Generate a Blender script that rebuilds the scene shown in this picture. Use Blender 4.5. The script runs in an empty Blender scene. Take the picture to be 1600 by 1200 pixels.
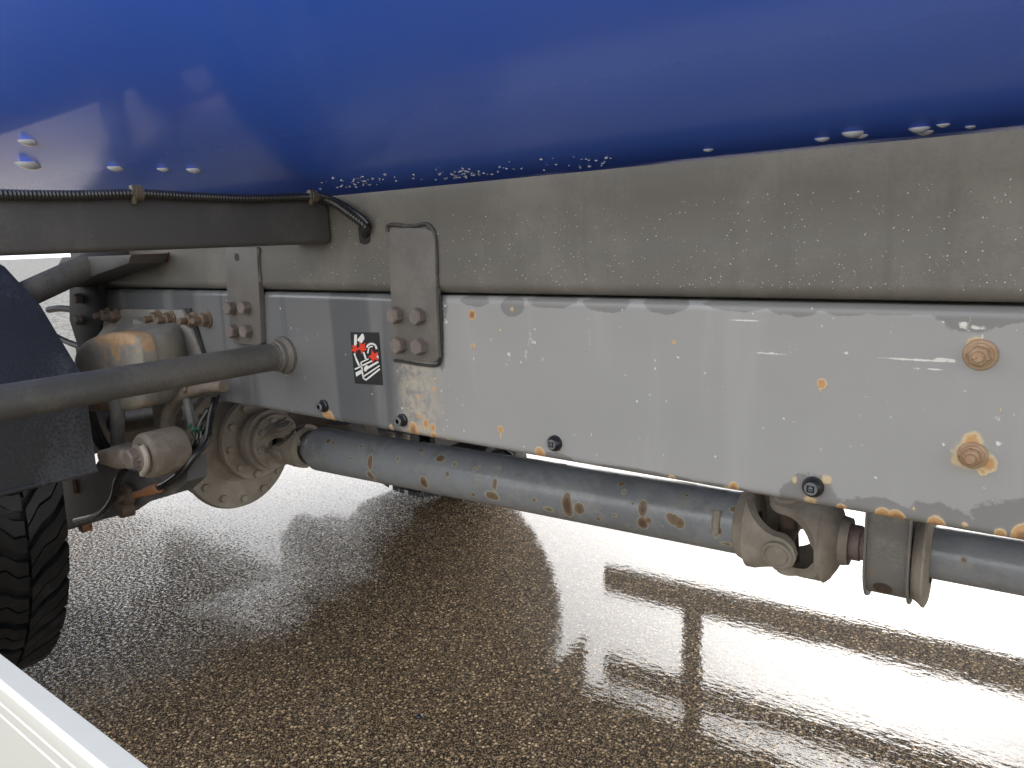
import bpy, bmesh, math, random
import numpy as np
from mathutils import Vector, Matrix
random.seed(7); rng = np.random.RandomState(7)
sc = bpy.context.scene
col = sc.collection
R = math.radians
CAMZ = 1.12                      # camera height above the asphalt
# ------------------------------------------------------------------ camera
camX = Vector((0.79107995, 0.61051307, -0.03829231))      # picture right in world axes (x along the rail, y across the truck, z up)
camD = Vector((0.08481266, -0.17146035, -0.98153358))     # picture down
camF = Vector((-0.60580469, 0.77322386, -0.18741808))     # viewing direction
FPX = 1200.0
CAM = Vector((0.0, -1.00474, CAMZ))
cd = bpy.data.cameras.new('camera'); cam = bpy.data.objects.new('camera', cd); col.objects.link(cam)
cd.sensor_width = 36.0; cd.lens = 36.0 * FPX / 1600.0; cd.clip_start = 0.02; cd.clip_end = 2000
rm = Matrix((camX, -camD, -camF)).transposed()
q_ = rm.to_quaternion(); q_.normalize()
cam.matrix_world = Matrix.Translation(CAM) @ q_.to_matrix().to_4x4()
sc.camera = cam
# ------------------------------------------------------------------ world: bright overcast day
SUN_EL, SUN_AZ = 27.0, -10.0      # azimuth measured from +Y towards +X
w = bpy.data.worlds.new('World'); sc.world = w; w.use_nodes = True
nt = w.node_tree; nt.nodes.clear()
sky = nt.nodes.new('ShaderNodeTexSky'); sky.sky_type = 'NISHITA'; sky.sun_disc = False
sky.sun_elevation = R(SUN_EL); sky.sun_rotation = R(SUN_AZ); sky.air_density = 1.0; sky.dust_density = 6.0; sky.ozone_density = 1.0
hs = nt.nodes.new('ShaderNodeHueSaturation'); hs.inputs['Saturation'].default_value = 0.22
mx = nt.nodes.new('ShaderNodeMix'); mx.data_type = 'RGBA'; mx.inputs['Factor'].default_value = 0.5
mx.inputs[7].default_value = (13.0, 13.3, 13.9, 1)       # even cloud deck
bg = nt.nodes.new('ShaderNodeBackground'); bg.inputs['Strength'].default_value = 0.12
wo = nt.nodes.new('ShaderNodeOutputWorld')
nt.links.new(sky.outputs[0], hs.inputs['Color']); nt.links.new(hs.outputs[0], mx.inputs[6])
nt.links.new(mx.outputs[2], bg.inputs['Color']); nt.links.new(bg.outputs[0], wo.inputs['Surface'])
sd = bpy.data.lights.new('sun', 'SUN'); sd.energy = 0.6; sd.angle = R(120); sd.color = (1, 0.97, 0.93)
so = bpy.data.objects.new('sun', sd); col.objects.link(so); so['kind'] = 'helper'
e_, a_ = R(SUN_EL), R(SUN_AZ)
sdir = Vector((math.sin(a_) * math.cos(e_), math.cos(a_) * math.cos(e_), math.sin(e_)))
so.rotation_euler = sdir.to_track_quat('Z', 'Y').to_euler(); so.location = (0, 0, 6)
vs = sc.view_settings
sc.display_settings.display_device = 'sRGB'; vs.view_transform = 'Standard'; vs.look = 'None'; vs.gamma = 1; vs.use_curve_mapping = False
vs.exposure = 1.28
sc.cycles.use_denoising = True
sc.cycles.max_bounces = 8; sc.cycles.diffuse_bounces = 4; sc.cycles.glossy_bounces = 5

# ------------------------------------------------------------------ surveying helpers: a picture point on a known plane
def ray(px, py): return camX * (px - 800) + camD * (py - 600) + camF * FPX
def onY(px, py, y=0.0): r = ray(px, py); return CAM + r * ((y - CAM.y) / r.y)
def onX(px, py, x): r = ray(px, py); return CAM + r * ((x - CAM.x) / r.x)
def onZ(px, py, z): r = ray(px, py); return CAM + r * ((z - CAM.z) / r.z)
def onD(px, py, d): r = ray(px, py); return CAM + r * (d / FPX)

# ------------------------------------------------------------------ node helpers
class NT:
    def __init__(s, name):
        s.m = bpy.data.materials.new(name); s.m.use_nodes = True; s.t = s.m.node_tree; s.t.nodes.clear()
        s.out = s.n('ShaderNodeOutputMaterial'); s.b = s.n('ShaderNodeBsdfPrincipled')
        s.l(s.b.outputs[0], s.out.inputs['Surface'])
        s.co = s.n('ShaderNodeNewGeometry').outputs['Position']
    def n(s, t): return s.t.nodes.new(t)
    def l(s, a, b): s.t.links.new(a, b)
    def v(s, sock, val):
        if isinstance(val, bpy.types.NodeSocket): s.l(val, sock)
        elif isinstance(val, (tuple, list)) and len(val) == 3 and sock.type == 'RGBA': sock.default_value = (*val, 1)
        else: sock.default_value = val
    def noise(s, scale, detail=3, rough=.55, vec=None, dist=0.0):
        n = s.n('ShaderNodeTexNoise'); n.inputs['Scale'].default_value = scale; n.inputs['Detail'].default_value = detail
        n.inputs['Roughness'].default_value = rough; n.inputs['Distortion'].default_value = dist
        s.l(vec or s.co, n.inputs['Vector']); return n.outputs['Fac']
    def scaled(s, sc3):
        m = s.n('ShaderNodeMapping'); m.inputs['Scale'].default_value = sc3; s.l(s.co, m.inputs['Vector']); return m.outputs[0]
    def ramp(s, fac, lo, hi):
        r = s.n('ShaderNodeMapRange'); r.interpolation_type = 'SMOOTHSTEP'
        s.v(r.inputs['Value'], fac); r.inputs['From Min'].default_value = lo; r.inputs['From Max'].default_value = hi; return r.outputs[0]
    def math(s, op, a, b=0.0, clamp=False):
        m = s.n('ShaderNodeMath'); m.operation = op; m.use_clamp = clamp; s.v(m.inputs[0], a); s.v(m.inputs[1], b); return m.outputs[0]
    def mix(s, f, a, b):
        m = s.n('ShaderNodeMix'); m.data_type = 'RGBA'; s.v(m.inputs['Factor'], f); s.v(m.inputs[6], a); s.v(m.inputs[7], b); return m.outputs[2]
    def attr(s, name):
        a = s.n('ShaderNodeAttribute'); a.attribute_name = name; sp = s.n('ShaderNodeSeparateColor'); s.l(a.outputs['Color'], sp.inputs[0]); return sp.outputs
    def bump(s, h, dist, strength=1.0, normal=None):
        b = s.n('ShaderNodeBump'); b.inputs['Distance'].default_value = dist; b.inputs['Strength'].default_value = strength
        s.l(h, b.inputs['Height'])
        if normal: s.l(normal, b.inputs['Normal'])
        return b.outputs[0]
    def set(s, **k):
        for a, val in k.items(): s.v(s.b.inputs[a.replace('_', ' ')], val)
        return s.m

def dirty(name, base, dirt, amount=.5, scale=9, rough=.5, rust=0.0, metal=0.0, bump=.0006, rustcol=(.16, .065, .025), coat=0.0, fine=160, streak=False, ztop=None, drip=0.0):
    t = NT(name)
    vec = t.scaled((1, 1, .25)) if streak else None
    n1 = t.noise(scale, 6, .62, vec); n2 = t.noise(fine, 3, .6)
    f = t.ramp(t.math('ADD', n1, t.math('MULTIPLY', t.math('SUBTRACT', n2, .5), .35)), .62 - amount * .4, .8 - amount * .3)
    c = t.mix(f, base, dirt)
    c = t.mix(t.math('MULTIPLY', t.ramp(n2, .35, .75), .35), c, tuple(x * .6 for x in dirt))
    if drip: c = t.mix(t.math('MULTIPLY', t.ramp(t.noise(26, 5, .65, t.scaled((1, 1, .07))), .52, .68), drip), c, tuple(x * .55 for x in base))
    if rust > 0:
        n3 = t.noise(scale * 2.3, 7, .7, dist=.6)
        fr = t.ramp(n3, .70 - rust * .3, .76 - rust * .26)
        if ztop:
            sp = t.n('ShaderNodeSeparateXYZ'); t.l(t.co, sp.inputs[0])
            fr = t.math('MAXIMUM', fr, t.ramp(t.math('ADD', sp.outputs[2], t.math('MULTIPLY', t.math('SUBTRACT', n3, .5), .22)), ztop - .03, ztop + .01))
        n4 = t.noise(90, 3)
        c = t.mix(fr, c, t.mix(n4, rustcol, tuple(min(1, x * 2.6) for x in rustcol)))
    rg = t.math('ADD', rough - .1, t.math('MULTIPLY', n1, .25), True)
    h = t.math('ADD', t.noise(fine * 1.7, 4, .65), t.math('MULTIPLY', n1, 1.5))
    return t.set(Base_Color=c, Roughness=rg, Metallic=metal, Normal=t.bump(h, bump), Coat_Weight=coat, Coat_Roughness=.12)

def plain(name, c, rough=.5, metal=0.0, coat=0.0, vary=.25, bump=.0):
    t = NT(name); n = t.noise(40, 4)
    cc = t.mix(n, tuple(x * (1 - vary) for x in c), tuple(x * (1 + vary) for x in c))
    k = dict(Base_Color=cc, Roughness=t.math('ADD', rough - .05, t.math('MULTIPLY', n, .1)), Metallic=metal, Coat_Weight=coat)
    if bump: k['Normal'] = t.bump(t.noise(200, 3), bump)
    return t.set(**k)

M = {}
M['subframe'] = dirty('subframe_paint', (.14, .132, .112), (.20, .187, .158), .5, 5, .5, bump=.0003, fine=220, coat=.15, drip=.2)
M['beam'] = dirty('beam_paint', (.075, .072, .067), (.12, .112, .098), .45, 6, .5, bump=.0003)
M['tube'] = dirty('tube_paint', (.085, .084, .078), (.15, .14, .12), .45, 7, .42, bump=.0003)
M['strap'] = dirty('strap_paint', (.13, .12, .105), (.19, .17, .145), .5, 8, .5, bump=.0005)
M['bolt'] = dirty('bolt_dirty', (.165, .135, .115), (.22, .18, .15), .5, 40, .55, rust=.2)
M['rustbolt'] = dirty('bolt_rusty', (.34, .205, .115), (.42, .29, .18), .6, 50, .6, rust=.4, rustcol=(.13, .065, .03))
M['cast'] = dirty('mud_coated_casting', (.31, .268, .215), (.42, .37, .30), .6, 14, .7, rust=.12, bump=.001)
M['castdark'] = dirty('grimy_casting', (.17, .14, .105), (.25, .21, .165), .6, 22, .6, rust=.25, bump=.0015, rustcol=(.11, .07, .04))
M['castgrey'] = dirty('grey_casting', (.21, .205, .19), (.36, .325, .26), .45, 8, .5, rust=.25, bump=.0008, rustcol=(.2, .12, .06))
M['castrust'] = dirty('rusty_casting', (.20, .195, .18), (.31, .28, .22), .5, 9, .55, rust=.5, bump=.0012, rustcol=(.22, .14, .075), ztop=CAMZ - .205)
M['stud'] = dirty('bolt_brown', (.14, .095, .065), (.2, .145, .10), .6, 50, .6, rust=.35, rustcol=(.12, .06, .03))
M['weld'] = dirty('weld_grime', (.05, .046, .04), (.1, .09, .075), .5, 60, .5)
M['brown'] = dirty('brown_steel', (.09, .06, .045), (.14, .10, .075), .5, 12, .55, rust=.3)
M['dark'] = dirty('dark_underbody', (.022, .022, .022), (.05, .047, .042), .4, 12, .55)
M['greyplate'] = dirty('grey_plate', (.11, .112, .114), (.19, .175, .15), .35, 10, .4, rust=.1)
M['hose'] = plain('black_rubber_hose', (.012, .012, .012), .28)
M['conduit'] = plain('black_conduit', (.02, .02, .018), .35, coat=.3)
M['tie'] = plain('dirty_tie', (.11, .09, .06), .5)
M['green'] = plain('green_tie', (.03, .18, .10), .35)
M['copper'] = dirty('rusty_fitting', (.24, .10, .045), (.32, .15, .07), .6, 60, .5, rust=.4)
M['plug'] = plain('black_plug', (.012, .013, .015), .32)
M['plugface'] = plain('grey_plug_face', (.20, .21, .22), .35, metal=.5)
M['mudguard'] = dirty('mudguard_dark', (.020, .022, .024), (.085, .09, .095), .22, 5, .5, streak=True, bump=.0002)
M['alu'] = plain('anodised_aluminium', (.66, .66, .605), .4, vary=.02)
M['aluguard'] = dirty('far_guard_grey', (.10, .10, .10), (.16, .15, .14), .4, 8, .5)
M['sticker'] = plain('sticker_black', (.03, .031, .032), .25)
M['white'] = plain('sticker_white', (.80, .78, .74), .4, vary=.04)
M['red'] = plain('sticker_red', (.75, .05, .02), .4, vary=.08)
M['reflector'] = dirty('dull_red_reflector', (.17, .055, .035), (.13, .08, .06), .5, 20, .4)
M['orange'] = plain('orange_lens', (.8, .22, .02), .15, coat=.5)
M['rim'] = dirty('rim_paint', (.14, .14, .14), (.2, .18, .15), .5, 8, .5)
M['pinkpaint'] = dirty('flaked_shaft_paint', (.22, .16, .14), (.34, .25, .21), .5, 40, .5, rust=.3)
M['speck'] = plain('white_speck', (.75, .73, .68), .3)
M['stone'] = plain('pale_stone', (.35, .30, .16), .4)
M['darkleaf'] = plain('dead_leaf', (.018, .012, .02), .3)

def mat_water():
    t = NT('water_drop'); return t.set(Base_Color=(.93, .95, .97), Roughness=.15, IOR=1.5, Transmission_Weight=.1, Coat_Weight=1.0)  # white base colour stands in for sky refracted through the drops
M['water'] = mat_water()

def mat_tank():
    t = NT('blue_tank_paint')
    n = t.noise(2.2, 3, .5, t.scaled((1.6, 1, .5)))
    c = t.mix(n, (.055, .18, .93), (.065, .205, .97))
    film = t.noise(5, 6, .65, t.scaled((1, .35, 1)))                      # thin road film, more on the underside
    c = t.mix(t.math('MULTIPLY', t.ramp(film, .42, .8), .10), c, (.2, .24, .38))
    orange_peel = t.noise(9, 1, .4)
    spz = t.n('ShaderNodeSeparateXYZ'); t.l(t.co, spz.inputs[0])
    h = t.math('ADD', orange_peel, t.math('MULTIPLY', t.noise(420, 2), .003))
    return t.set(Base_Color=c, Roughness=t.math('ADD', .16, t.math('MULTIPLY', film, .16)), Coat_Weight=1.0, Coat_Roughness=t.math('ADD', .05, t.math('MULTIPLY', t.ramp(t.math('ADD', spz.outputs[1], t.math('MULTIPLY', film, .1)), -.30, -.02), .33)),
                 Coat_Normal=t.bump(h, .00022), Normal=t.bump(h, .0002), Specular_IOR_Level=.5)
M['tank'] = mat_tank()

def mat_rail():
    t = NT('grey_rail_paint')
    a = t.attr('stain'); a2 = t.attr('film')
    n1 = t.noise(5, 5, .6); nf = t.noise(130, 4, .65); nm = t.noise(38, 5, .65)
    c = t.mix(n1, (.285, .283, .272), (.335, .33, .315))
    vst = t.noise(14, 5, .6, t.scaled((1, 1, .12)))
    c = t.mix(t.math('MULTIPLY', t.ramp(vst, .5, .72), .14), c, (.50, .49, .47))
    # left, wetter half: darker with pale dried run marks
    st = t.noise(7, 4, .55, t.scaled((1, 1, .09)), .3)
    c = t.mix(t.math('MULTIPLY', a2[0], t.math('ADD', .70, t.math('MULTIPLY', .3, t.ramp(st, .58, .48)))), c, (.115, .118, .12))
    c = t.mix(t.math('MULTIPLY', a2[1], t.ramp(t.noise(45, 5, .7), .35, .6)), c, (.42, .375, .30))      # mud splash
    # damp dark patches
    dk = t.ramp(t.math('ADD', a[0], t.math('MULTIPLY', t.math('SUBTRACT', nm, .5), .8)), .47, .56)
    c = t.mix(t.math('MULTIPLY', dk, .75), c, (.17, .165, .155))
    # pale scratches / dried spots
    c = t.mix(t.ramp(t.math('ADD', a[2], t.math('MULTIPLY', t.math('SUBTRACT', nf, .5), .7)), .42, .6), c, (.68, .66, .60))
    # rust: yellow bloom, orange, brown core
    rr = t.math('ADD', a[1], t.math('MULTIPLY', t.math('SUBTRACT', nm, .5), .55))
    rr2 = t.math('ADD', rr, t.math('MULTIPLY', t.math('SUBTRACT', nf, .5), .35))
    c = t.mix(t.math('MULTIPLY', t.ramp(a[1], .0, .6), .30), c, (.33, .27, .19))
    c = t.mix(t.math('MULTIPLY', t.ramp(rr, .36, .48), .85), c, (.60, .465, .26))
    c = t.mix(t.ramp(rr2, .48, .60), c, (.50, .285, .12))
    c = t.mix(t.ramp(rr2, .72, .95), c, (.27, .15, .08))
    rustf = t.ramp(rr, .3, .5)
    rg = t.math('ADD', t.math('ADD', .30, t.math('MULTIPLY', n1, .12)), t.math('MULTIPLY', rustf, .4), True)
    rg = t.math('SUBTRACT', rg, t.math('MULTIPLY', a2[0], .1), True)
    h = t.math('ADD', t.math('MULTIPLY', t.noise(9, 2), 2.0), t.math('ADD', t.math('MULTIPLY', nf, .12), t.math('MULTIPLY', t.math('MULTIPLY', rustf, nf), 1.2)))
    return t.set(Base_Color=c, Roughness=rg, Normal=t.bump(h, .0009), Coat_Weight=.25, Coat_Roughness=.2)
M['rail'] = mat_rail()

def mat_shaft():
    t = NT('blue_grey_shaft_paint')
    a = t.attr('stain'); nm = t.noise(34, 6, .68); nf = t.noise(150, 4, .65)
    n1 = t.noise(9, 4)
    c = t.mix(n1, (.25, .268, .282), (.34, .352, .355))
    c = t.mix(t.math('MULTIPLY', t.ramp(t.noise(7, 7, .72, dist=.4), .46, .62), .55), c, (.19, .198, .205))
    c = t.mix(t.math('MULTIPLY', t.ramp(t.noise(22, 7, .75), .52, .66), .6), c, (.38, .365, .31))
    # chips that nobody placed: small random rust
    vo = t.n('ShaderNodeTexVoronoi'); vo.inputs['Scale'].default_value = 26; t.l(t.co, vo.inputs['Vector'])
    vs_ = t.n('ShaderNodeSeparateColor'); t.l(vo.outputs['Color'], vs_.inputs[0])
    chip = t.math('MULTIPLY', t.ramp(vo.outputs['Distance'], .30, .12), t.ramp(vs_.outputs[0], .70, .72))
    rr = t.math('ADD', t.math('MAXIMUM', a[1], t.math('MULTIPLY', chip, .72)), t.math('MULTIPLY', t.math('SUBTRACT', nm, .5), .6))
    c = t.mix(t.math('MULTIPLY', t.ramp(rr, .32, .44), .8), c, (.40, .38, .27))
    c = t.mix(t.ramp(rr, .47, .6), c, (.225, .155, .095))
    c = t.mix(t.ramp(rr, .7, .9), c, (.13, .075, .045))
    c = t.mix(t.ramp(t.math('ADD', a[2], t.math('MULTIPLY', t.math('SUBTRACT', nf, .5), .5)), .4, .6), c, (.35, .33, .27))
    rf = t.ramp(rr, .3, .5)
    return t.set(Base_Color=c, Roughness=t.math('ADD', .26, t.math('MULTIPLY', rf, .45)), Coat_Weight=.3, Coat_Roughness=.15,
                 Normal=t.bump(t.math('ADD', t.math('MULTIPLY', rf, .6), nf), .0006))
M['shaft'] = mat_shaft()

def mat_rubber():
    t = NT('wet_black_rubber')
    n = t.noise(18, 5); f = t.noise(260, 3)
    c = t.mix(t.ramp(n, .45, .8), (.008, .009, .010), (.022, .022, .023))
    return t.set(Base_Color=c, Roughness=t.math('ADD', .22, t.math('MULTIPLY', n, .3)), Normal=t.bump(t.math('ADD', n, t.math('MULTIPLY', f, .3)), .0012), Specular_IOR_Level=.45)
M['rubber'] = mat_rubber()

def mat_ground():
    t = NT('wet_exposed_aggregate_asphalt')
    vo = t.n('ShaderNodeTexVoronoi'); vo.inputs['Scale'].default_value = 116; t.l(t.co, vo.inputs['Vector'])
    vo.inputs['Randomness'].default_value = 1
    v2 = t.n('ShaderNodeTexVoronoi'); v2.inputs['Scale'].default_value = 260; t.l(t.co, v2.inputs['Vector'])
    s1 = t.n('ShaderNodeSeparateColor'); t.l(vo.outputs['Color'], s1.inputs[0])
    s2 = t.n('ShaderNodeSeparateColor'); t.l(v2.outputs['Color'], s2.inputs[0])
    big = t.ramp(vo.outputs['Distance'], .50, .30)
    small = t.ramp(v2.outputs['Distance'], .55, .35)
    r = t.n('ShaderNodeValToRGB'); t.l(s1.outputs[0], r.inputs[0])
    e = r.color_ramp.elements; e[0].position = 0; e[0].color = (.11, .085, .055, 1); e[1].position = 1; e[1].color = (.72, .62, .46, 1)
    for p, cc in ((.3, (.22, .175, .12)), (.6, (.36, .29, .20)), (.85, (.52, .43, .30)), (.93, (.34, .29, .24))):
        k = e.new(p); k.color = (*cc, 1)
    r2 = t.mix(s2.outputs[1], (.06, .048, .035), (.32, .26, .185))
    c = t.mix(small, (.02, .016, .012), r2)
    c = t.mix(t.math('MULTIPLY', big, t.ramp(s1.outputs[2], .25, .35)), c, r.outputs[0])
    patch = t.noise(1.7, 4)
    c = t.mix(t.math('MULTIPLY', t.ramp(patch, .35, .7), .2), c, t.mix(.5, c, (.05, .04, .03)))
    mm_ = t.n('ShaderNodeMix'); mm_.data_type = 'RGBA'; mm_.blend_type = 'MULTIPLY'; mm_.inputs['Factor'].default_value = 1; t.l(c, mm_.inputs[6]); mm_.inputs[7].default_value = (1.38, 1.22, 1.0, 1); c = mm_.outputs[2]
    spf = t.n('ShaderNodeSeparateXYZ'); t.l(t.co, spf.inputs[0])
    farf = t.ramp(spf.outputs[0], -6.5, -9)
    far_dimmed = t.mix(t.ramp(t.noise(16, 5, .8), .42, .58), (.045, .045, .042), (.16, .155, .14))
    c = t.mix(farf, c, far_dimmed)  # far ground colour dimmed to hold back the open-sky glare
    # height of the stones
    hst = t.math('ADD', t.math('MULTIPLY', big, t.ramp(s1.outputs[2], .2, .6)), t.math('MULTIPLY', small, .5))
    # standing water: deeper to the right of the rear wheels, thin and broken to the left
    sp = t.n('ShaderNodeSeparateXYZ'); t.l(t.co, sp.inputs[0])
    wav = t.noise(2.1, 4, .6)
    px_ = t.math('ADD', sp.outputs[0], t.math('MULTIPLY', t.math('SUBTRACT', wav, .5), .6))
    pud = t.math('MULTIPLY', t.ramp(px_, -2.35, -1.95), t.ramp(t.math('ADD', sp.outputs[1], t.math('MULTIPLY', t.math('SUBTRACT', wav, .5), .5)), .02, .42))
    px2_ = t.math('ADD', sp.outputs[1], t.math('MULTIPLY', t.math('SUBTRACT', wav, .5), .4))
    zone = t.math('SUBTRACT', 1.0, t.ramp(px_, -2.3, -1.7))
    # coat normal
    rip = t.noise(1.0, 2, .5, t.scaled((42, 70, 1))); rip2 = t.noise(8, 2, .5)
    hc = t.math('ADD', t.math('MULTIPLY', rip, .55), t.math('MULTIPLY', rip2, 1.0))
    hcb = t.bump(hc, .00065)
    rough_h = t.math('MULTIPLY', hst, t.math('ADD', .012, t.math('MULTIPLY', zone, t.math('SUBTRACT', 1.0, t.math('MULTIPLY', t.ramp(px2_, .25, .75), .75)))))
    cn = t.bump(rough_h, .0012, 1.0, hcb)
    far = t.ramp(sp.outputs[0], -7, -10)
    patch2 = t.math('MAXIMUM', t.math('SUBTRACT', 1.0, far), t.ramp(t.noise(6, 4, .75), .42, .5))
    wetter = t.ramp(px2_, .25, .75)
    grain = t.math('MULTIPLY', t.ramp(t.math('ADD', t.noise(98, 3, .7), t.math('MULTIPLY', wetter, .13)), .51, .55), patch2)
    cw = t.math('MAXIMUM', t.ramp(pud, .0, .5), t.math('ADD', .04, t.math('MULTIPLY', grain, t.math('ADD', .35, t.math('MULTIPLY', zone, .6)))))
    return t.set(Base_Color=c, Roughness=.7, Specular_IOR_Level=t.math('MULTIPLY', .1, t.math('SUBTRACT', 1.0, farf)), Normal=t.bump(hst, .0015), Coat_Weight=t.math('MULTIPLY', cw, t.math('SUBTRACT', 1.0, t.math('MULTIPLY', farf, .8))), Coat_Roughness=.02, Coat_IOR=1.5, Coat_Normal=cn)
M['ground'] = mat_ground()

# ------------------------------------------------------------------ mesh helpers
def basis(ax, hint=Vector((0, 0, 1))):
    a = Vector(ax).normalized()
    if abs(a.dot(hint)) > .97: hint = Vector((1, 0, 0))
    u = hint.cross(a).normalized(); v = a.cross(u); return a, u, v

class MB:
    def __init__(s): s.bm = bmesh.new()
    def box(s, lo, hi, bevel=0, seg=2, rot=None, piv=None):
        lo = Vector(lo); hi = Vector(hi)
        r = bmesh.ops.create_cube(s.bm, size=1.0); vs_ = r['verts']
        c = (lo + hi) / 2; d = hi - lo
        for v in vs_: v.co = Vector((v.co.x * abs(d.x), v.co.y * abs(d.y), v.co.z * abs(d.z))) + c
        if rot is not None:
            p = piv or c
            for v in vs_: v.co = rot @ (v.co - p) + p
        if bevel:
            es = {e for v in vs_ for e in v.link_edges}
            bmesh.ops.bevel(s.bm, geom=list(es), offset=bevel, segments=seg, profile=.5, affect='EDGES')
        return s
    def lathe(s, p0, ax, prof, seg=32, cap=True):
        a, u, v = basis(ax); p0 = Vector(p0); rings = []
        for (d, r) in prof:
            rings.append([s.bm.verts.new(p0 + a * d + (u * math.cos(2 * math.pi * k / seg) + v * math.sin(2 * math.pi * k / seg)) * max(r, 1e-5)) for k in range(seg)])
        for A, B in zip(rings, rings[1:]):
            for k in range(seg):
                s.bm.faces.new((A[k], A[(k + 1) % seg], B[(k + 1) % seg], B[k]))
        if cap:
            s.bm.faces.new(rings[0][::-1]); s.bm.faces.new(rings[-1])
        return s
    def cyl(s, p0, p1, r0, r1=None, seg=24, bevel=.0):
        p0 = Vector(p0); p1 = Vector(p1); L = (p1 - p0).length; r1 = r0 if r1 is None else r1
        pr = [(0, r0), (L, r1)] if not bevel else [(0, r0 - bevel), (bevel * .3, r0 - bevel * .3), (bevel, r0), (L - bevel, r1), (L - bevel * .3, r1 - bevel * .3), (L, r1 - bevel)]
        return s.lathe(p0, p1 - p0, pr, seg)
    def tube(s, pts, r, seg=10, ridged=0, pitch=.005):
        pts = [Vector(p) for p in pts]
        # Catmull-Rom resample
        P = [pts[0] * 2 - pts[1]] + pts + [pts[-1] * 2 - pts[-2]]; out = []
        for i in range(1, len(P) - 2):
            L = (P[i + 1] - P[i]).length
            n = max(3, int(L / (pitch if ridged else .015)))
            for k in range(n):
                t = k / n
                out.append(.5 * ((2 * P[i]) + (P[i + 1] - P[i - 1]) * t + (2 * P[i - 1] - 5 * P[i] + 4 * P[i + 1] - P[i + 2]) * t * t + (-P[i - 1] + 3 * P[i] - 3 * P[i + 1] + P[i + 2]) * t ** 3))
        out.append(pts[-1]); rings = []; u = None
        for i, p in enumerate(out):
            a = (out[min(i + 1, len(out) - 1)] - out[max(i - 1, 0)]).normalized()
            if u is None: _, u, _v = basis(a)
            u = (u - a * u.dot(a)).normalized(); v = a.cross(u)
            rr = r * (1 + (ridged if i % 2 else 0))
            rings.append([s.bm.verts.new(p + (u * math.cos(2 * math.pi * k / seg) + v * math.sin(2 * math.pi * k / seg)) * rr) for k in range(seg)])
        for A, B in zip(rings, rings[1:]):
            for k in range(seg): s.bm.faces.new((A[k], A[(k + 1) % seg], B[(k + 1) % seg], B[k]))
        s.bm.faces.new(rings[0][::-1]); s.bm.faces.new(rings[-1]); return s
    def prism(s, pts, d, bevel=0, seg=2):
        d = Vector(d); a = [s.bm.verts.new(Vector(p)) for p in pts]; b = [s.bm.verts.new(Vector(p) + d) for p in pts]
        f = [s.bm.faces.new(a), s.bm.faces.new(b[::-1])]; n = len(a)
        for k in range(n): f.append(s.bm.faces.new((a[k], b[k], b[(k + 1) % n], a[(k + 1) % n])))
        bmesh.ops.recalc_face_normals(s.bm, faces=f)
        if bevel:
            es = list(f[0].edges); bmesh.ops.bevel(s.bm, geom=es, offset=bevel, segments=seg, profile=.5, affect='EDGES')
        return s
    def sheet(s, pts, d, th):      # folded sheet: polyline pts swept along d, thickness th (offset in polyline plane)
        d = Vector(d); pts = [Vector(p) for p in pts]; off = []
        for i, p in enumerate(pts):
            t = (pts[min(i + 1, len(pts) - 1)] - pts[max(i - 1, 0)]).normalized(); off.append(p + t.cross(d.normalized()) * th)
        A = [s.bm.verts.new(p) for p in pts]; B = [s.bm.verts.new(p + d) for p in pts]
        C = [s.bm.verts.new(p) for p in off]; D = [s.bm.verts.new(p + d) for p in off]; f = []
        for k in range(len(pts) - 1):
            f += [s.bm.faces.new((A[k], A[k + 1], B[k + 1], B[k])), s.bm.faces.new((C[k], D[k], D[k + 1], C[k + 1])),
                  s.bm.faces.new((A[k], C[k], C[k + 1], A[k + 1])), s.bm.faces.new((B[k], B[k + 1], D[k + 1], D[k]))]
        f += [s.bm.faces.new((A[0], B[0], D[0], C[0])), s.bm.faces.new((A[-1], C[-1], D[-1], B[-1]))]
        bmesh.ops.recalc_face_normals(s.bm, faces=f); return s
    def hexa(s, p0, ax, r, h, ch=.15):
        a, u, v = basis(ax); p0 = Vector(p0); rings = []
        for d, rr in ((0, r), (h * (1 - ch), r), (h, r * .86)):
            rings.append([s.bm.verts.new(p0 + a * d + (u * math.cos(math.pi * k / 3 + .3) + v * math.sin(math.pi * k / 3 + .3)) * rr) for k in range(6)])
        for A, B in zip(rings, rings[1:]):
            for k in range(6): s.bm.faces.new((A[k], A[(k + 1) % 6], B[(k + 1) % 6], B[k]))
        s.bm.faces.new(rings[0][::-1]); s.bm.faces.new(rings[-1]); return s
    def mesh(s, name, mat, sharp=32):
        s.bm.normal_update()
        for f in s.bm.faces: f.smooth = True
        for e in s.bm.edges:
            if len(e.link_faces) == 2 and e.link_faces[0].normal.angle(e.link_faces[1].normal, 0) > R(sharp): e.smooth = False
        me = bpy.data.meshes.new(name); s.bm.to_mesh(me); s.bm.free()
        me.materials.append(M[mat] if isinstance(mat, str) else mat); return me
    def build(s, name, mat, parent=None, label=None, sharp=32, **k):
        return place(name, s.mesh(name, mat, sharp), parent, label=label, **k)

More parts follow.
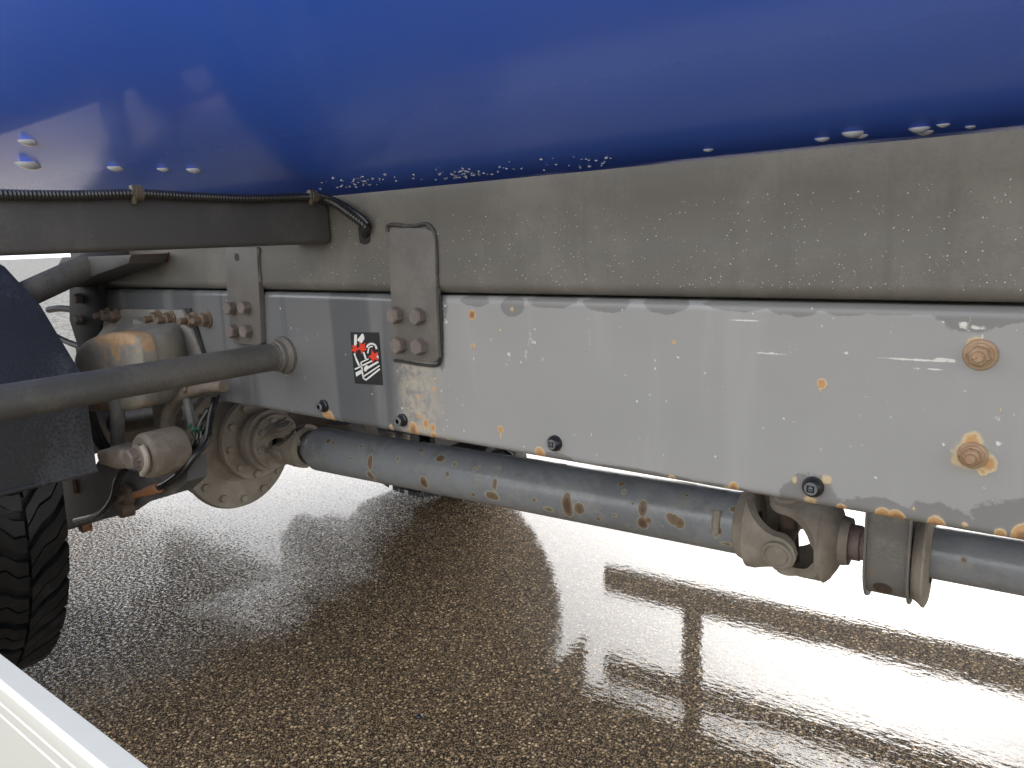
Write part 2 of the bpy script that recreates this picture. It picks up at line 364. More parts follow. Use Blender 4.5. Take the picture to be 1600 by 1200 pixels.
def place(name, me, parent=None, loc=(0, 0, 0), rot=None, label=None, **k):
    o = bpy.data.objects.new(name, me); col.objects.link(o)
    mw = Matrix.Translation(Vector(loc)) @ (rot.to_4x4() if rot is not None else Matrix())
    if parent is not None:
        base = WORLD[parent.name]; o.parent = parent; o.matrix_local = base.inverted() @ mw
    else: o.matrix_world = mw
    WORLD[o.name] = mw
    if label: o['label'] = label
    for a, b in k.items(): o[a] = b
    return o
WORLD = {}
def thing(name, label, cat, loc, group=None):
    o = bpy.data.objects.new(name, None); col.objects.link(o); o.location = loc
    WORLD[o.name] = Matrix.Translation(Vector(loc)); o['label'] = label; o['category'] = cat
    if group: o['group'] = group
    return o
def rot_to(ax): a, u, v = basis(ax); return Matrix((u, v, a)).transposed()   # local z -> ax
Zc = lambda z: z + CAMZ          # heights below were surveyed from the camera level
def V(x, y, z): return Vector((x, y, z + CAMZ))

# ------------------------------------------------------------------ ground
g = MB(); bmesh.ops.create_grid(g.bm, x_segments=8, y_segments=8, size=400)
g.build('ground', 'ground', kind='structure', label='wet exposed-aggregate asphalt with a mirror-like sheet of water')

# ------------------------------------------------------------------ the truck
truck = thing('tanker_truck', 'tanker truck with glossy blue tank on grey chassis rail, seen from below its side', 'truck', (-1.0, .45, 0))
CY = .45
XR0, XR1 = -2.40, 1.6
# --- tank (flat-bellied oval)
prof = []
def tankprof():
    a_, b_ = 1.29, 1.02; zb = .052; pts = []
    for i in range(61):
        t = R(180) * i / 60; pts.append((a_ * math.sin(t), zb + b_ - b_ * math.cos(t)))
    pts[-1] = (0, pts[-1][1]); return pts
tp = tankprof()
full = [(CY - x, z) for x, z in tp] + [(CY + x, z) for x, z in tp[-2:0:-1]]
tm = MB()
rings = []
for X in [-5.6 + .4 * k for k in range(0, 19)]:
    rings.append([tm.bm.verts.new(V(X, y, z)) for y, z in full])
n = len(full)
for A, B in zip(rings, rings[1:]):
    for k in range(n): tm.bm.faces.new((A[k], A[(k + 1) % n], B[(k + 1) % n], B[k]))
tm.bm.faces.new(rings[0]); tm.bm.faces.new(rings[-1][::-1])
bmesh.ops.recalc_face_normals(tm.bm, faces=tm.bm.faces[:])
tank = tm.build('tank', 'tank', truck, 'glossy blue tank belly beaded with water drops', sharp=40)
def tank_z(y):
    d = abs(y - CY)
    return .052 + 1.02 - 1.02 * math.sqrt(max(0, 1 - (d / 1.29) ** 2)) if d < 1.289 else 1.1
def on_tank(px, py):
    r = ray(px, py); lo = None
    t = .2 / FPX
    while t < 6 / FPX:
        p = CAM + r * t
        if p.z - CAMZ > tank_z(p.y): return p
        t += .002 / FPX
    return None
def drop_mesh(w, h):
    b = MB(); b.lathe((0, 0, .001), (0, 0, -1), [(0, w), (h * .25, w * .93), (h * .55, w * .72), (h * .82, w * .42), (h, w * .04)], 16); return b.mesh('water_drop', 'water')
dm = drop_mesh(.012, .008)
for px, py, s in [(48, 256, 1.5), (182, 262, .9), (256, 264, .65), (304, 265, .8), (47, 221, 1.1), (1107, 245, .5), (1285, 228, .65), (1333, 219, .9), (1345, 223, .6), (1437, 212, .8), (1445, 217, .7), (1474, 206, .5), (1516, 209, .4)]:
    p = on_tank(px, py - (11 if px > 600 else 0))
    if p: k_ = s * (1.75 if px < 600 else 1.25); o = place('water_drop', dm, tank, p); o.scale = (k_, k_, k_ * .8)
b = MB(); cnt = 0
for k in range(150):
    px = random.gauss(560, 30) if k < 55 else (random.gauss(725, 16) if k < 95 else random.uniform(640, 960)); 
    py = 300 - .085 * (px - 500) - abs(random.gauss(6, 7)) - 3
    p = on_tank(px, py)
    if p: s = random.uniform(.0012, .0032); b.lathe(p + Vector((0, 0, .0005)), (0, 0, -1), [(0, s), (s * .5, s * .75), (s * .8, s * .2)], 8)
b.build('water_beads', 'water', tank, kind='stuff')

# --- chassis rail with a fine skin that carries the stains
top, bot, rad, fl = -.0965, -.3655, .012, .075
P = [(fl, top)]
for i in range(7): a = R(90) * i / 6; P.append((rad - rad * math.sin(a), top - rad + rad * math.cos(a)))
nz = 74
for i in range(1, nz): P.append((0, top - rad + (bot - top + 2 * rad) * i / nz))
for i in range(7): a = R(90) * i / 6; P.append((rad - rad * math.cos(a), bot + rad - rad * math.sin(a)))
P.append((fl, bot))
P = [(y, z) for y, z in P]
inner = [(fl, bot + .008), (rad, bot + .008), (.008, bot + rad), (.008, top - rad), (rad, top - .008), (fl, top - .008)]
xs = np.concatenate([np.arange(XR0, .12, .0045), np.arange(.12, XR1, .08)])
PP = P + inner; nP = len(PP)
Yv = np.array([p[0] for p in PP]); Zv = np.array([p[1] for p in PP])
GX, GY = np.meshgrid(xs, Yv, indexing='ij'); _, GZ = np.meshgrid(xs, Zv, indexing='ij')
# tiny unevenness of the lower edge
co = np.stack([GX, GY, GZ + CAMZ], -1).reshape(-1, 3)
nx = len(xs)
i0 = (np.arange(nx - 1)[:, None] * nP + np.arange(nP)[None]).ravel(); kk = np.tile(np.arange(nP), nx - 1)
i1 = i0 - kk + (kk + 1) % nP
faces = np.stack([i0, i1, i1 + nP, i0 + nP], 1)
me = bpy.data.meshes.new('chassis_rail'); me.from_pydata(co.tolist(), [], faces.tolist() + [list(range(nP))[::-1], [(nx - 1) * nP + k for k in range(nP)]])
me.materials.append(M['rail'])
st = np.zeros((len(co), 4)); fm = np.zeros((len(co), 4)); st[:, 3] = fm[:, 3] = 1
X_, Z_ = co[:, 0], co[:, 2]
def blob(ch, px, py, rx, rz, s=1.0, arr=st):
    p = onY(px, py); d = ((X_ - p.x) / rx) ** 2 + ((Z_ - p.z) / rz) ** 2
    arr[:, ch] = np.maximum(arr[:, ch], s * np.clip(1 - .5 * d, 0, 1) if s < 2 else np.clip(1.2 - d, 0, 1))
# rust spots (px, py, radius mm, strength)
for px, py, r, s in [(737, 492, 8, 1), (783, 516, 4.5, .62), (738, 541, 5, .7), (782, 671, 6.5, .85), (808, 686, 4, .55), (1054, 535, 5.5, .72), (1283, 600, 7.5, .75), (1280, 598, 4, .8), (1137, 646, 3.5, .5), (843, 708, 11, .85), (964, 632, 4, .5), (878, 700, 5, .55),
                     (1147, 762, 7, 1), (1134, 766, 8, .58), (1313, 794, 6, .9), (1316, 796, 9, .62), (1428, 795, 4, .6), (1507, 820, 6, .62), (1565, 640, 3, .5), (1600, 838, 14, 1), (1400, 806, 9, .9), (1460, 822, 12, .85), (1560, 835, 9, .7), (1378, 805, 10, .8), (1050, 752, 10, .62), (1088, 760, 7, .7), (1405, 808, 6, 1),
                     (664, 662, 9, .85), (645, 672, 14, .95), (655, 650, 7, .8), (640, 690, 12, .7), (678, 668, 8, .9), (676, 684, 10, .85), (515, 655, 15, .75), (508, 648, 9, .8), (655, 620, 5, .7), (678, 608, 6, .75), (680, 592, 5, .6), (530, 664, 10, .6), (612, 668, 8, .6), (700, 690, 10, .55),
                     (1265, 782, 12, .5), (1290, 750, 9, .52), (1240, 750, 8, .5), (800, 483, 5, .6), (470, 560, 7, .45), (478, 590, 8, .4), (735, 602, 3, .5), (770, 596, 3, .5), (715, 575, 3, .5), (355, 470, 4, .5), (1253, 596, 2.5, .5), (1195, 640, 2.5, .5)]:
    blob(1, px + random.uniform(-2, 2), py, r * .001 * random.uniform(.8, 1.1), r * .001 * random.uniform(.85, 1.2), s)
    if s > .6 and py > 580: blob(1, px, py + 9, r * .0006, r * .0022, s * .55)
# ragged rust aprons round the two big bolts
for px, py, r, s in [(1530, 552, 16, .62), (1525, 540, 12, .7), (1518, 712, 22, .62), (1505, 712, 18, .58), (1540, 722, 13, .6), (1535, 738, 7, .55), (1520, 690, 14, .6), (1545, 728, 10, .6)]:
    blob(1, px, py, r * .001, r * .001, s)
# yellow halo / damp patches on the lower edge
for px, py, rx, rz in [(1180, 800, 60, 22), (1380, 812, 45, 22), (1470, 826, 40, 26), (1600, 838, 50, 34), (1265, 790, 34, 34), (1130, 770, 45, 10), (1060, 755, 40, 8), (1000, 740, 60, 6), (870, 716, 25, 8)]:
    blob(0, px, py, rx * .0013, rz * .0013, .95)
# damp patches hanging from the top edge
for px, py, rx, rz in [(740, 470, 30, 8), (800, 478, 22, 14), (860, 470, 40, 10), (950, 474, 36, 11), (1040, 474, 30, 13), (1150, 474, 40, 9), (1240, 476, 30, 13), (1320, 478, 30, 10), (1400, 478, 50, 9), (1520, 482, 34, 22), (1590, 482, 28, 14), (690, 480, 12, 20), (690, 560, 7, 20)]:
    blob(0, px, py, rx * .0012, rz * .0013, .95)
# pale scratches, specks and dried run marks
for k in range(300):
    px = random.uniform(430, 1600); py = random.uniform(480, 840); s = random.uniform(.45, .8); r = random.choice([1.5, 2, 2.5, 2.2, 3.2])
    blob(2, px, py, r * .0011, r * .0011, s)
for px, py, w_, h_, s in [(1165, 501, 22, 1.6, .75), (1200, 551, 28, 1.6, .8), (1435, 562, 40, 1.8, .75), (1475, 562, 12, 1.8, .8), (1432, 577, 10, 1.6, .7), (1460, 577, 10, 1.6, .7), (1505, 508, 8, 5, .62), (1530, 512, 10, 3, .62), (829, 530, 7, 26, .48), (822, 552, 5, 18, .5), (920, 530, 2.5, 26, .55), (1240, 545, 14, 10, .46), (1390, 520, 3, 20, .45), (795, 560, 10, 14, .42)]:
    blob(2, px, py, w_ * .0012, h_ * .0012, s)
# weld spatter / sand caught beside the second strap and at its foot
for k in range(90):
    px = random.choice([random.gauss(692, 4), random.gauss(640, 25), random.gauss(445, 12)]); py = random.uniform(470, 680)
    blob(2, px, py, .003, .0035, random.uniform(.5, .75))
sm = lambda a, b, x: np.clip((x - a) / (b - a), 0, 1) ** 2 * (3 - 2 * np.clip((x - a) / (b - a), 0, 1))
fm[:, 0] = 1 - sm(-1.08, -.94, X_)
pm = onY(655, 620); fm[:, 1] = np.exp(-((X_ - pm.x) / .05) ** 4) * sm(CAMZ - .17, CAMZ - .25, -Z_ + 2 * CAMZ - .0) if False else np.exp(-((X_ - pm.x) / .052) ** 4) * np.clip((CAMZ - .2 - Z_) / .03, 0, 1)
for nm_, arr in (('stain', st), ('film', fm)):
    at = me.color_attributes.new(nm_, 'FLOAT_COLOR', 'POINT'); at.data.foreach_set('color', arr.ravel())
me.update()
for p in me.polygons: p.use_smooth = True
me.set_sharp_from_angle(angle=R(40)) if hasattr(me, 'set_sharp_from_angle') else None
rail = place('chassis_rail', me, truck, label='light grey near-side chassis rail with rust spots')

# --- subframe above the rail
def xsheet(y_z, x0, x1, th, name, mat, parent, label=None):
    b = MB(); b.sheet([V(x0, y, z) for y, z in y_z], (x1 - x0, 0, 0), th); return b.build(name, mat, parent, label, sharp=28)
sfp = [(.075, -.0925), (.02, -.0925)] 
for i in range(7): a = R(90) * i / 6; sfp.append((.014 - .020 * math.sin(a) , -.0925 + .020 - .020 * math.cos(a)))
sfp += [(-.006, -.02), (-.006, .048), (-.0075, .052), (-.0075, .0915), (.07, .0915)]
sub = xsheet(sfp, XR0 + .02, XR1, .006, 'subframe', 'subframe', truck, 'brown-grey subframe channel speckled with white')
# small raised white specks scattered over the subframe
b = MB()
for k in range(950):
    z = -.078 + .12 * random.random() ** 1.3; X = random.uniform(-1.35, .08)
    if random.random() < .5 and X < -.75: continue
    s = random.choice([.0004, .0005, .0006, .0009])
    b.lathe((X, -.0063 if z < .05 else -.0076, Zc(z)), (0, -1, 0), [(0, s), (s * .6, s * .6), (s * .9, s * .1)], 6)
b.build('white_specks', 'speck', sub, kind='stuff')

# --- straps and bolts
def hexbolt_mesh(name, mat, r=.0125, h=.011, washer=.016, wh=.003, stud=0.0, nutflat=True):
    b = MB()
    if washer: b.lathe((0, 0, 0), (0, 0, 1), [(0, washer), (wh * .8, washer), (wh, washer * .95)], 20)
    b.hexa((0, 0, wh), (0, 0, 1), r, h)
    if stud: b.lathe((0, 0, wh + h), (0, 0, 1), [(0, stud), (.006, stud), (.007, stud * .8)], 12)
    return b.mesh(name, mat)
OUT = rot_to((0, -1, 0))
bm_dirty = hexbolt_mesh('bolt', 'bolt', r=.0155, h=.018, washer=0, wh=0)
bm_rust = hexbolt_mesh('bolt', 'rustbolt', r=.014, h=.012, washer=.019, stud=.008)
def strap(pts, y, th, bolts, mesh_, label, mat='strap', by=None):
    b = MB(); b.prism([onY(px, py, y) for px, py in pts], (0, th, 0), .0025, 2)
    s = b.build('mounting_strap', mat, truck, label)
    for px, py in bolts:
        p = onY(px, py, y); place('bolt', mesh_, s, (p.x, y + .0005, p.z), OUT @ Matrix.Rotation(random.uniform(0, 1), 3, 'Z'))
    return s
s2 = strap([(603, 372), (608, 360), (614, 356), (664, 356), (674, 361), (679, 374), (681, 470), (685, 558), (681, 565), (676, 567), (630, 561), (613, 559), (609, 552), (611, 474)], -.0135, .0125,
           [(622, 492), (657, 494), (627, 539), (659, 541)], bm_dirty, 'right strap plate with four large hex bolts')
b = MB(); b.tube([onY(px, py, -.008) for px, py in [(606, 362), (606, 353), (618, 351), (640, 354), (665, 350), (675, 357), (680, 370), (682, 400), (683, 450)]], .0036, 8)
b.build('weld_gap_bead', 'weld', s2)
b = MB(); b.tube([onY(px, py, -.004) for px, py in [(688, 462), (689, 500), (690, 540), (688, 562), (682, 571), (660, 570), (630, 565), (616, 563)]], .0028, 7); b.build('weld_gap_bead', 'dark', s2)  # dark tube stands in for the dark gap round the strap, no weld
s1 = strap([(351, 386), (401, 386), (405, 470), (408, 536), (404, 541), (365, 536), (360, 528), (354, 452)], -.0135, .0125,
           [(364, 481), (386, 480), (368, 517), (389, 517)], bm_dirty, 'left strap plate with a hole above its four bolts')
b = MB(); p = onY(370, 402, -.0137); b.lathe(p, (0, -1, 0), [(0, .009), (.0004, .009)], 16); b.build('hole', 'dark', s1)
for v_ in s1.children:
    pass
s3 = strap([(108, 415), (150, 415), (158, 500), (156, 520), (140, 550), (122, 545), (108, 500)], -.02, .018, [(126, 466), (126, 500)], bm_dirty, 'dark strap plate at the rear end of the rail', 'dark')
# joint in the subframe beside the left strap
b = MB(); b.tube([onY(405, 388, -.008), onY(404, 410, -.008), onY(407, 440, -.008)], .004, 8); b.build('weld_gap_bead', 'subframe', sub)

# --- two big rusty nuts on the right
def big_nut(px, py, r1):
    p = onY(px, py); b = MB()
    b.lathe((0, 0, 0), (0, 0, 1), [(0, r1), (.002, r1), (.0035, r1 * .93), (.004, r1 * .78), (.0065, r1 * .76), (.007, r1 * .7)], 28)
    b.hexa((0, 0, .006), (0, 0, 1), r1 * .68, .011, .25); b.lathe((0, 0, .017), (0, 0, 1), [(0, r1 * .36), (.006, r1 * .36), (.0075, r1 * .28)], 14)
    return b
big_nut(1530, 552, .0178).build('hex_nut', 'rustbolt', rail, 'upper rusty flanged nut', loc=onY(1532, 554, -.0005), rot=OUT)
big_nut(1518, 712, .0158).build('hex_nut', 'rustbolt', rail, 'lower rusty nut in a ragged rust bloom', loc=onY(1520, 711, -.0005), rot=OUT)

# --- black plugs with raised faces
def plug(px, py, r, kind):
    p = onY(px, py); b = MB()
    if kind == 'cap':
        b.lathe((0, 0, 0), (0, 0, 1), [(0, r), (.003, r), (.007, r * .93), (.011, r * .74), (.012, r * .66)], 28)
        o = b.build('rubber_plug', 'plug', rail, 'round black cap embossed with a square emblem', loc=(p.x, -.0003, p.z), rot=OUT)
        f = MB(); f.lathe((0, 0, .0121), (0, 0, 1), [(0, r * .62), (.0006, r * .62)], 24); place('cap_face', f.mesh('cap_face', 'plugface'), o, (p.x, -.0003, p.z), OUT)
        e = MB(); q = .33 * r
        def bar(x0, y0, x1, y1): e.box((x0, y0, .0128), (x1, y1, .0134))
        bar(-q, -q, -q + .0015, q); bar(q - .0015, -q, q, q); bar(-q, -q, q, -q + .0018); bar(-q, -q * .25, q, -q * .05); bar(-q * .6, q * .75, q * .6, q); bar(-q, q * .45, -q * .4, q * .75); bar(q * .4, q * .45, q, q * .75)
        rz = OUT @ Matrix.Rotation(R(0), 3, 'Z'); place('emblem', e.mesh('emblem', 'plug'), o, (p.x, -.0003, p.z), rz)
    else:
        b.lathe((0, 0, 0), (0, 0, 1), [(0, r), (.004, r), (.006, r * .8), (.006, r * .7), (.014, r * .66), (.016, r * .5), (.016, r * .34), (.009, r * .3)], 24)
        o = b.build('rubber_plug', 'plug', rail, 'small black plug with a socket screw in a steel sleeve', loc=(p.x, -.0003, p.z), rot=OUT)
        f = MB(); f.lathe((0, 0, .0145), (0, 0, 1), [(0, r * .72), (.0016, r * .66), (.002, r * .4), (.0012, r * .34)], 20, cap=False); place('steel_sleeve', f.mesh('steel_sleeve', 'plugface'), o, (p.x, -.0003, p.z), OUT)
plug(507, 634, .0135, 'screw'); plug(630, 656, .0125, 'screw'); plug(868, 692, .0135, 'cap'); plug(1271, 760, .0140, 'cap')

# --- sticker (pictogram, crossed out in red)
def zs(zx, zy, y=-.0022): return onY(520 + zx / 10, 500 + zy / 10, y)
b = MB(); b.prism([zs(*p, -.0018) for p in [(272, 190), (712, 195), (776, 1018), (345, 990)]], (0, .0012, 0))
stk = b.build('warning_sticker', 'sticker', rail, 'black pictogram sticker with white tools and three red crosses')
b = MB()
def poly(pts, y): b.prism([zs(*p, y) for p in pts], (0, .0002, 0))
def stroke(p0, p1, w_, y=-.0021):
    a = Vector(p0); c = Vector(p1); d = (c - a).normalized(); nn = Vector((-d.y, d.x)) * w_ / 2
    poly([a - nn, c - nn, c + nn, a + nn], y)
poly([(335, 230), (378, 226), (375, 400), (330, 400)], -.0021)
poly([(455, 212), (482, 225), (494, 290), (450, 365), (378, 315)], -.0021)
pa = [(520, 420), (560, 375), (620, 362), (670, 385), (695, 450), (655, 470), (640, 415), (590, 395), (560, 430), (575, 520), (545, 540)]
b2pts = pa
for p0, p1 in zip([(530, 430), (550, 390), (585, 372), (630, 372), (668, 400)], [(550, 390), (585, 372), (630, 372), (668, 400), (685, 455)]): stroke(p0, p1, 30)
for p0, p1 in zip([(545, 520), (560, 440), (590, 412)], [(560, 440), (590, 412), (625, 418)]): stroke(p0, p1, 20)
stroke((335, 520), (360, 600), 22); stroke((360, 600), (412, 715), 28); stroke((480, 500), (516, 610), 26)
stroke((345, 770), (640, 625), 24); stroke((435, 665), (560, 605), 20); stroke((440, 665), (475, 905), 22)
poly([(355, 820), (455, 770), (458, 830), (365, 885)], -.0021); poly([(485, 750), (520, 705), (560, 720), (700, 640), (720, 665), (545, 770), (515, 806), (488, 795)], -.0021)
stroke((470, 890), (732, 712), 22); stroke((475, 905), (520, 940), 22); stroke((515, 938), (735, 765), 26); stroke((690, 520), (712, 590), 10)
stroke((680, 560), (715, 600), 14)
b.build('white_print', 'white', stk)
b = MB()
for cx_, cy_, rr_ in [(345, 450, 75), (455, 430, 95), (640, 570, 95)]:
    a0 = random.uniform(0, 1); pts = []
    for k in range(10):
        ra = rr_ * (1.12 if k % 2 == 0 else .52) * random.uniform(.9, 1.1); pts.append((cx_ + ra * math.cos(a0 + k * math.pi / 5) * .85, cy_ + ra * 1.05 * math.sin(a0 + k * math.pi / 5)))
    b.prism([zs(*p, -.0024) for p in pts], (0, .0002, 0))
b.build('red_print', 'red', stk)

# --- cross beam, conduit, ties
b = MB(); b.box(V(-1.333, -.83, .002), V(-1.213, -.0085, .089), .009, 3)
beam = b.build('cross_beam', 'beam', truck, 'dark square outrigger beam under the tank')
b = MB(); b.box(V(-1.327, -.81, .089), V(-1.225, -.02, .0915)); b.build('rubber_strip', 'dark', beam)
def cpt(px, py, x=-1.204): return onX(px, py, x)
b = MB(); b.tube([cpt(-90, 301), cpt(0, 304), cpt(60, 305), cpt(130, 305), cpt(215, 303), cpt(300, 307), cpt(390, 310), cpt(487, 308), onY(520, 317, -.03), onY(548, 336, -.03), onY(570, 354, -.022), onY(571, 368, -.004)], .0068, 12, ridged=.16, pitch=.0026)
b.build('corrugated_conduit', 'conduit', truck, 'thin ribbed black conduit tied along the beam')
b = MB(); b.tube([cpt(488, 302, -1.206), onY(522, 312, -.03), onY(550, 328, -.03), onY(574, 348, -.02), onY(575, 362, -.004)], .0052, 10); b.build('cable', 'hose', truck)
for px, py in ((215, 302), (489, 307)):
    b = MB(); c = cpt(px, py, -1.205)
    b.lathe(c + Vector((0, -.007, 0)), (0, 1, 0), [(0, .0095), (0, .0125), (.012, .0125), (.012, .0095), (0, .0095)], 16, cap=False)
    b.box(c + Vector((-.002, -.012, -.017)), c + Vector((.008, -.006, .012)), .002); b.build('cable_clip', 'tie', beam)
# oval hole in the subframe where the conduit goes in
b = MB(); p = onY(569, 362, -.0068); pts = []
for k in range(20):
    a = 2 * math.pi * k / 20; pts.append(p + Vector((.0165 * math.cos(a), 0, .010 * math.sin(a) + (-.014 if math.sin(a) < 0 else .006))))
b.prism(pts, (0, .0005, 0)); b.build('cable_hole', 'dark', sub, 'black oval cable hole')

# --- big round tube with flange
tb = V(-1.413, 0, -.2325)
b = MB(); b.lathe(tb + Vector((0, -.03, 0)), (0, -1, 0), [(0, .0295), (.9, .0295)], 40); outr = b.build('outrigger_tube', 'tube', truck, 'dark round tube bolted square to the rail')
b = MB(); b.lathe(tb + Vector((0, -.001, 0)), (0, -1, 0), [(0, .041), (.006, .041), (.008, .039), (.014, .034), (.024, .0335), (.026, .031), (.034, .0305)], 32)
b.build('flange_ring', 'strap', outr)
# diagonal tube of the mudguard carrier
b = MB(); b.cyl(onD(-80, 515, 1.72), onD(190, 392, 2.02), .0315, seg=32); b.build('mudguard_tube', 'tube', truck, 'slanting dark tube behind the beam')
b = MB(); b.prism([onY(px, py, -.11) for px, py in [(96, 402), (205, 398), (200, 412), (150, 430), (112, 446), (70, 452)]], (0, .09, 0), .004); b.build('mudguard_bracket', 'beam', truck)
# dull red reflector
b = MB(); b.prism([onY(px, py, -.011) for px, py in [(207, 396), (262, 394), (260, 410), (206, 411)]], (0, .004, 0), .001); b.build('reflector', 'reflector', sub, 'dull red-brown reflector')

# --- cast spring hanger on the rail
b = MB(); b.prism([onY(px, py, -.013) for px, py in [(152, 506), (190, 483), (284, 484), (297, 512), (312, 555), (322, 594), (346, 600), (350, 611), (320, 618), (284, 628), (268, 650), (262, 690), (246, 700), (240, 660), (236, 630), (176, 640), (150, 625), (138, 560)]], (0, .0125, 0), .003)
hang = b.build('spring_hanger', 'castgrey', truck, 'rust-streaked cast spring hanger bolted to the rail')
b = MB()
fr = [(119, 605), (119, 562), (130, 537), (166, 521), (206, 521), (221, 536), (227, 572), (228, 612), (214, 640), (130, 640)]
bk = [(136, 612), (138, 560), (148, 524), (192, 497), (262, 500), (284, 516), (293, 558), (304, 600), (262, 630), (158, 642)]
def smooth_ring(pts, y):
    P_ = [onY(px, py, y) for px, py in pts]; out = []; m_ = len(P_)
    for k in range(m_):
        a0, a1, a2, a3 = P_[k - 1], P_[k], P_[(k + 1) % m_], P_[(k + 2) % m_]
        for q in range(4):
            t_ = q / 4; out.append(.5 * ((2 * a1) + (a2 - a0) * t_ + (2 * a0 - 5 * a1 + 4 * a2 - a3) * t_ * t_ + (-a0 + 3 * a1 - 3 * a2 + a3) * t_ ** 3))
    return out
F_ = smooth_ring(fr, -.150); K_ = smooth_ring(bk, -.0135); cen = sum(F_, Vector()) / len(F_)
def loft(b, rings, cap0=False):
    vr = [[b.bm.verts.new(p) for p in rg] for rg in rings]; fs = []
    for A, B in zip(vr, vr[1:]):
        for k in range(len(A)): fs.append(b.bm.faces.new((A[k], A[(k + 1) % len(A)], B[(k + 1) % len(A)], B[k])))
    if cap0: fs.append(b.bm.faces.new(vr[0]))
    bmesh.ops.recalc_face_normals(b.bm, faces=fs)
sh = lambda rg, sc_, dy: [cen + (p - cen) * sc_ + Vector((0, dy, 0)) for p in rg]
loft(b, [sh(F_, .80, -.012), sh(F_, .92, -.010), sh(F_, .98, -.004), F_, sh(F_, 1.0, .030)], True); b.build('rusty_housing', 'castrust', hang, 'rounded housing with orange rust on top', sharp=60)
b = MB(); R0_ = sh(F_, .985, .028); rr_l = []
for q in (0, .2, .4, .6, .8, 1):
    e2_ = q ** 2.2; rr_l.append([Vector((a.x + (c_.x - a.x) * e2_, a.y + (c_.y - a.y) * q, a.z + (c_.z - a.z) * e2_)) for a, c_ in zip(R0_, K_)])
loft(b, rr_l); b.build('flared_web', 'castgrey', hang, sharp=60)
b = MB(); b.prism([onY(px, py, -.06) for px, py in [(222, 535), (262, 560), (292, 590), (280, 618), (228, 622)]], (0, .048, 0), .008); b.build('rib', 'castgrey', hang)
b = MB(); b.tube([onY(px, py, -.05) for px, py in [(350, 603), (318, 606), (284, 618), (262, 642), (258, 680), (262, 715)]], .014, 12); b.build('curved_arm', 'castdark', hang, 'tan curved arm')
for px, py, y in [(248, 497, -.014), (268, 498, -.014), (273, 546, -.014), (303, 500, -.001), (324, 499, -.001), (310, 604, -.03), (334, 602, -.014), (170, 492, -.014), (183, 494, -.014)]:
    b = MB(); b.lathe((0, 0, 0), (0, 0, 1), [(0, .021), (.003, .021), (.0035, .0185), (.006, .0185)], 20); b.hexa((0, 0, .006), (0, 0, 1), .0165, .014); b.lathe((0, 0, .02), (0, 0, 1), [(0, .0085), (.018, .0085), (.02, .007)], 12)
    b.build('stud_bolt', 'stud', hang, loc=onY(px, py, y), rot=OUT)
b = MB(); b.tube([onY(px, py, -.128) for px, py in [(196, 524), (214, 528), (223, 545), (227, 572), (228, 604)]], .0045, 8); b.build('casting_seam', 'castdark', hang)
b = MB(); c = onY(143, 566, -.152)
for dx, dz, a0_, b0_ in ((0, 0, .016, .003), (0, .010, .011, .0025), (-.006, .004, .0025, .012), (.006, .002, .0025, .013), (0, -.012, .009, .0025)): b.box(c + Vector((dx - a0_, -.003, dz - b0_)), c + Vector((dx + a0_, .006, dz + b0_)), .001)
b.build('rusted_cast_mark', 'stud', hang)
b = MB(); b.lathe(onY(206, 590, -.152), (0, -1, 0), [(0, .014), (.004, .014), (.005, .011), (.012, .010)], 16); b.build('plug_screw', 'castdark', hang)
b = MB(); b.prism([onY(px, py, -.05) for px, py in [(205, 497), (240, 512), (262, 532), (232, 545), (205, 530)]], (0, .038, 0), .010, 3); b.build('rib', 'castgrey', hang)
# dark strip painted in for the shadow gap right of the hanger
b = MB(); b.prism([onY(px, py, -.006) for px, py in [(286, 482), (296, 482), (308, 515), (322, 562), (316, 566), (300, 520)]], (0, .005, 0)); b.build('shadow_gap_strip', 'dark', hang)
b = MB(); b.cyl(onY(184, 615, -.16), onY(184, 702, -.16), .0165, seg=16, bevel=.003); b.build('vertical_rod', 'greyplate', hang)
b = MB(); b.tube([onY(px, py, -.14) for px, py in [(128, 628), (140, 660), (152, 690), (164, 705)]], .009, 10); b.tube([onY(px, py, -.14) for px, py in [(140, 628), (150, 660), (162, 688), (172, 702)]], .007, 10); b.build('lever', 'dark', hang)
b = MB(); b.cyl(onY(150, 668, .12), onY(268, 646, .12), .035, seg=20); b.build('brake_shaft', 'brown', truck)

# spring eye with bushing and pin
ec = onY(222, 714, -.21)
b = MB(); L_ = .085
b.lathe(ec, (0, 1, 0), [(0, .030), (0, .046), (.006, .051), (.012, .053), (L_, .053), (L_ + .006, .05), (L_ + .006, .03)], 32, cap=False)
b.lathe(ec + Vector((0, .004, 0)), (0, 1, 0), [(0, .0), (0, .034), (.02, .034)], 24, cap=False); b.build('spring_eye', 'castdark', truck, 'mud-coated spring eye cylinder')
eye_o = bpy.data.objects['spring_eye']
b = MB(); b.lathe(ec + Vector((-.0, -.003, 0)), (0, -1, 0), [(0, .030), (.006, .030), (.010, .026)], 24); b.hexa(ec + Vector((-.004, -.012, .0)), (0, -1, 0), .024, .02); b.build('eye_bolt', 'bolt', eye_o)
b = MB(); b.prism([onY(px, py, -.235) for px, py in [(146, 706), (170, 698), (205, 706), (214, 722), (204, 734), (176, 736), (152, 728)]], (0, .05, 0), .018, 4); b.build('shackle', 'castdark', eye_o)
b = MB(); b.tube([onY(px, py, -.222) for px, py in [(222, 697), (229, 712), (229, 730), (222, 741)]], .0065, 8); b.build('clamp_ring', 'cast', eye_o)
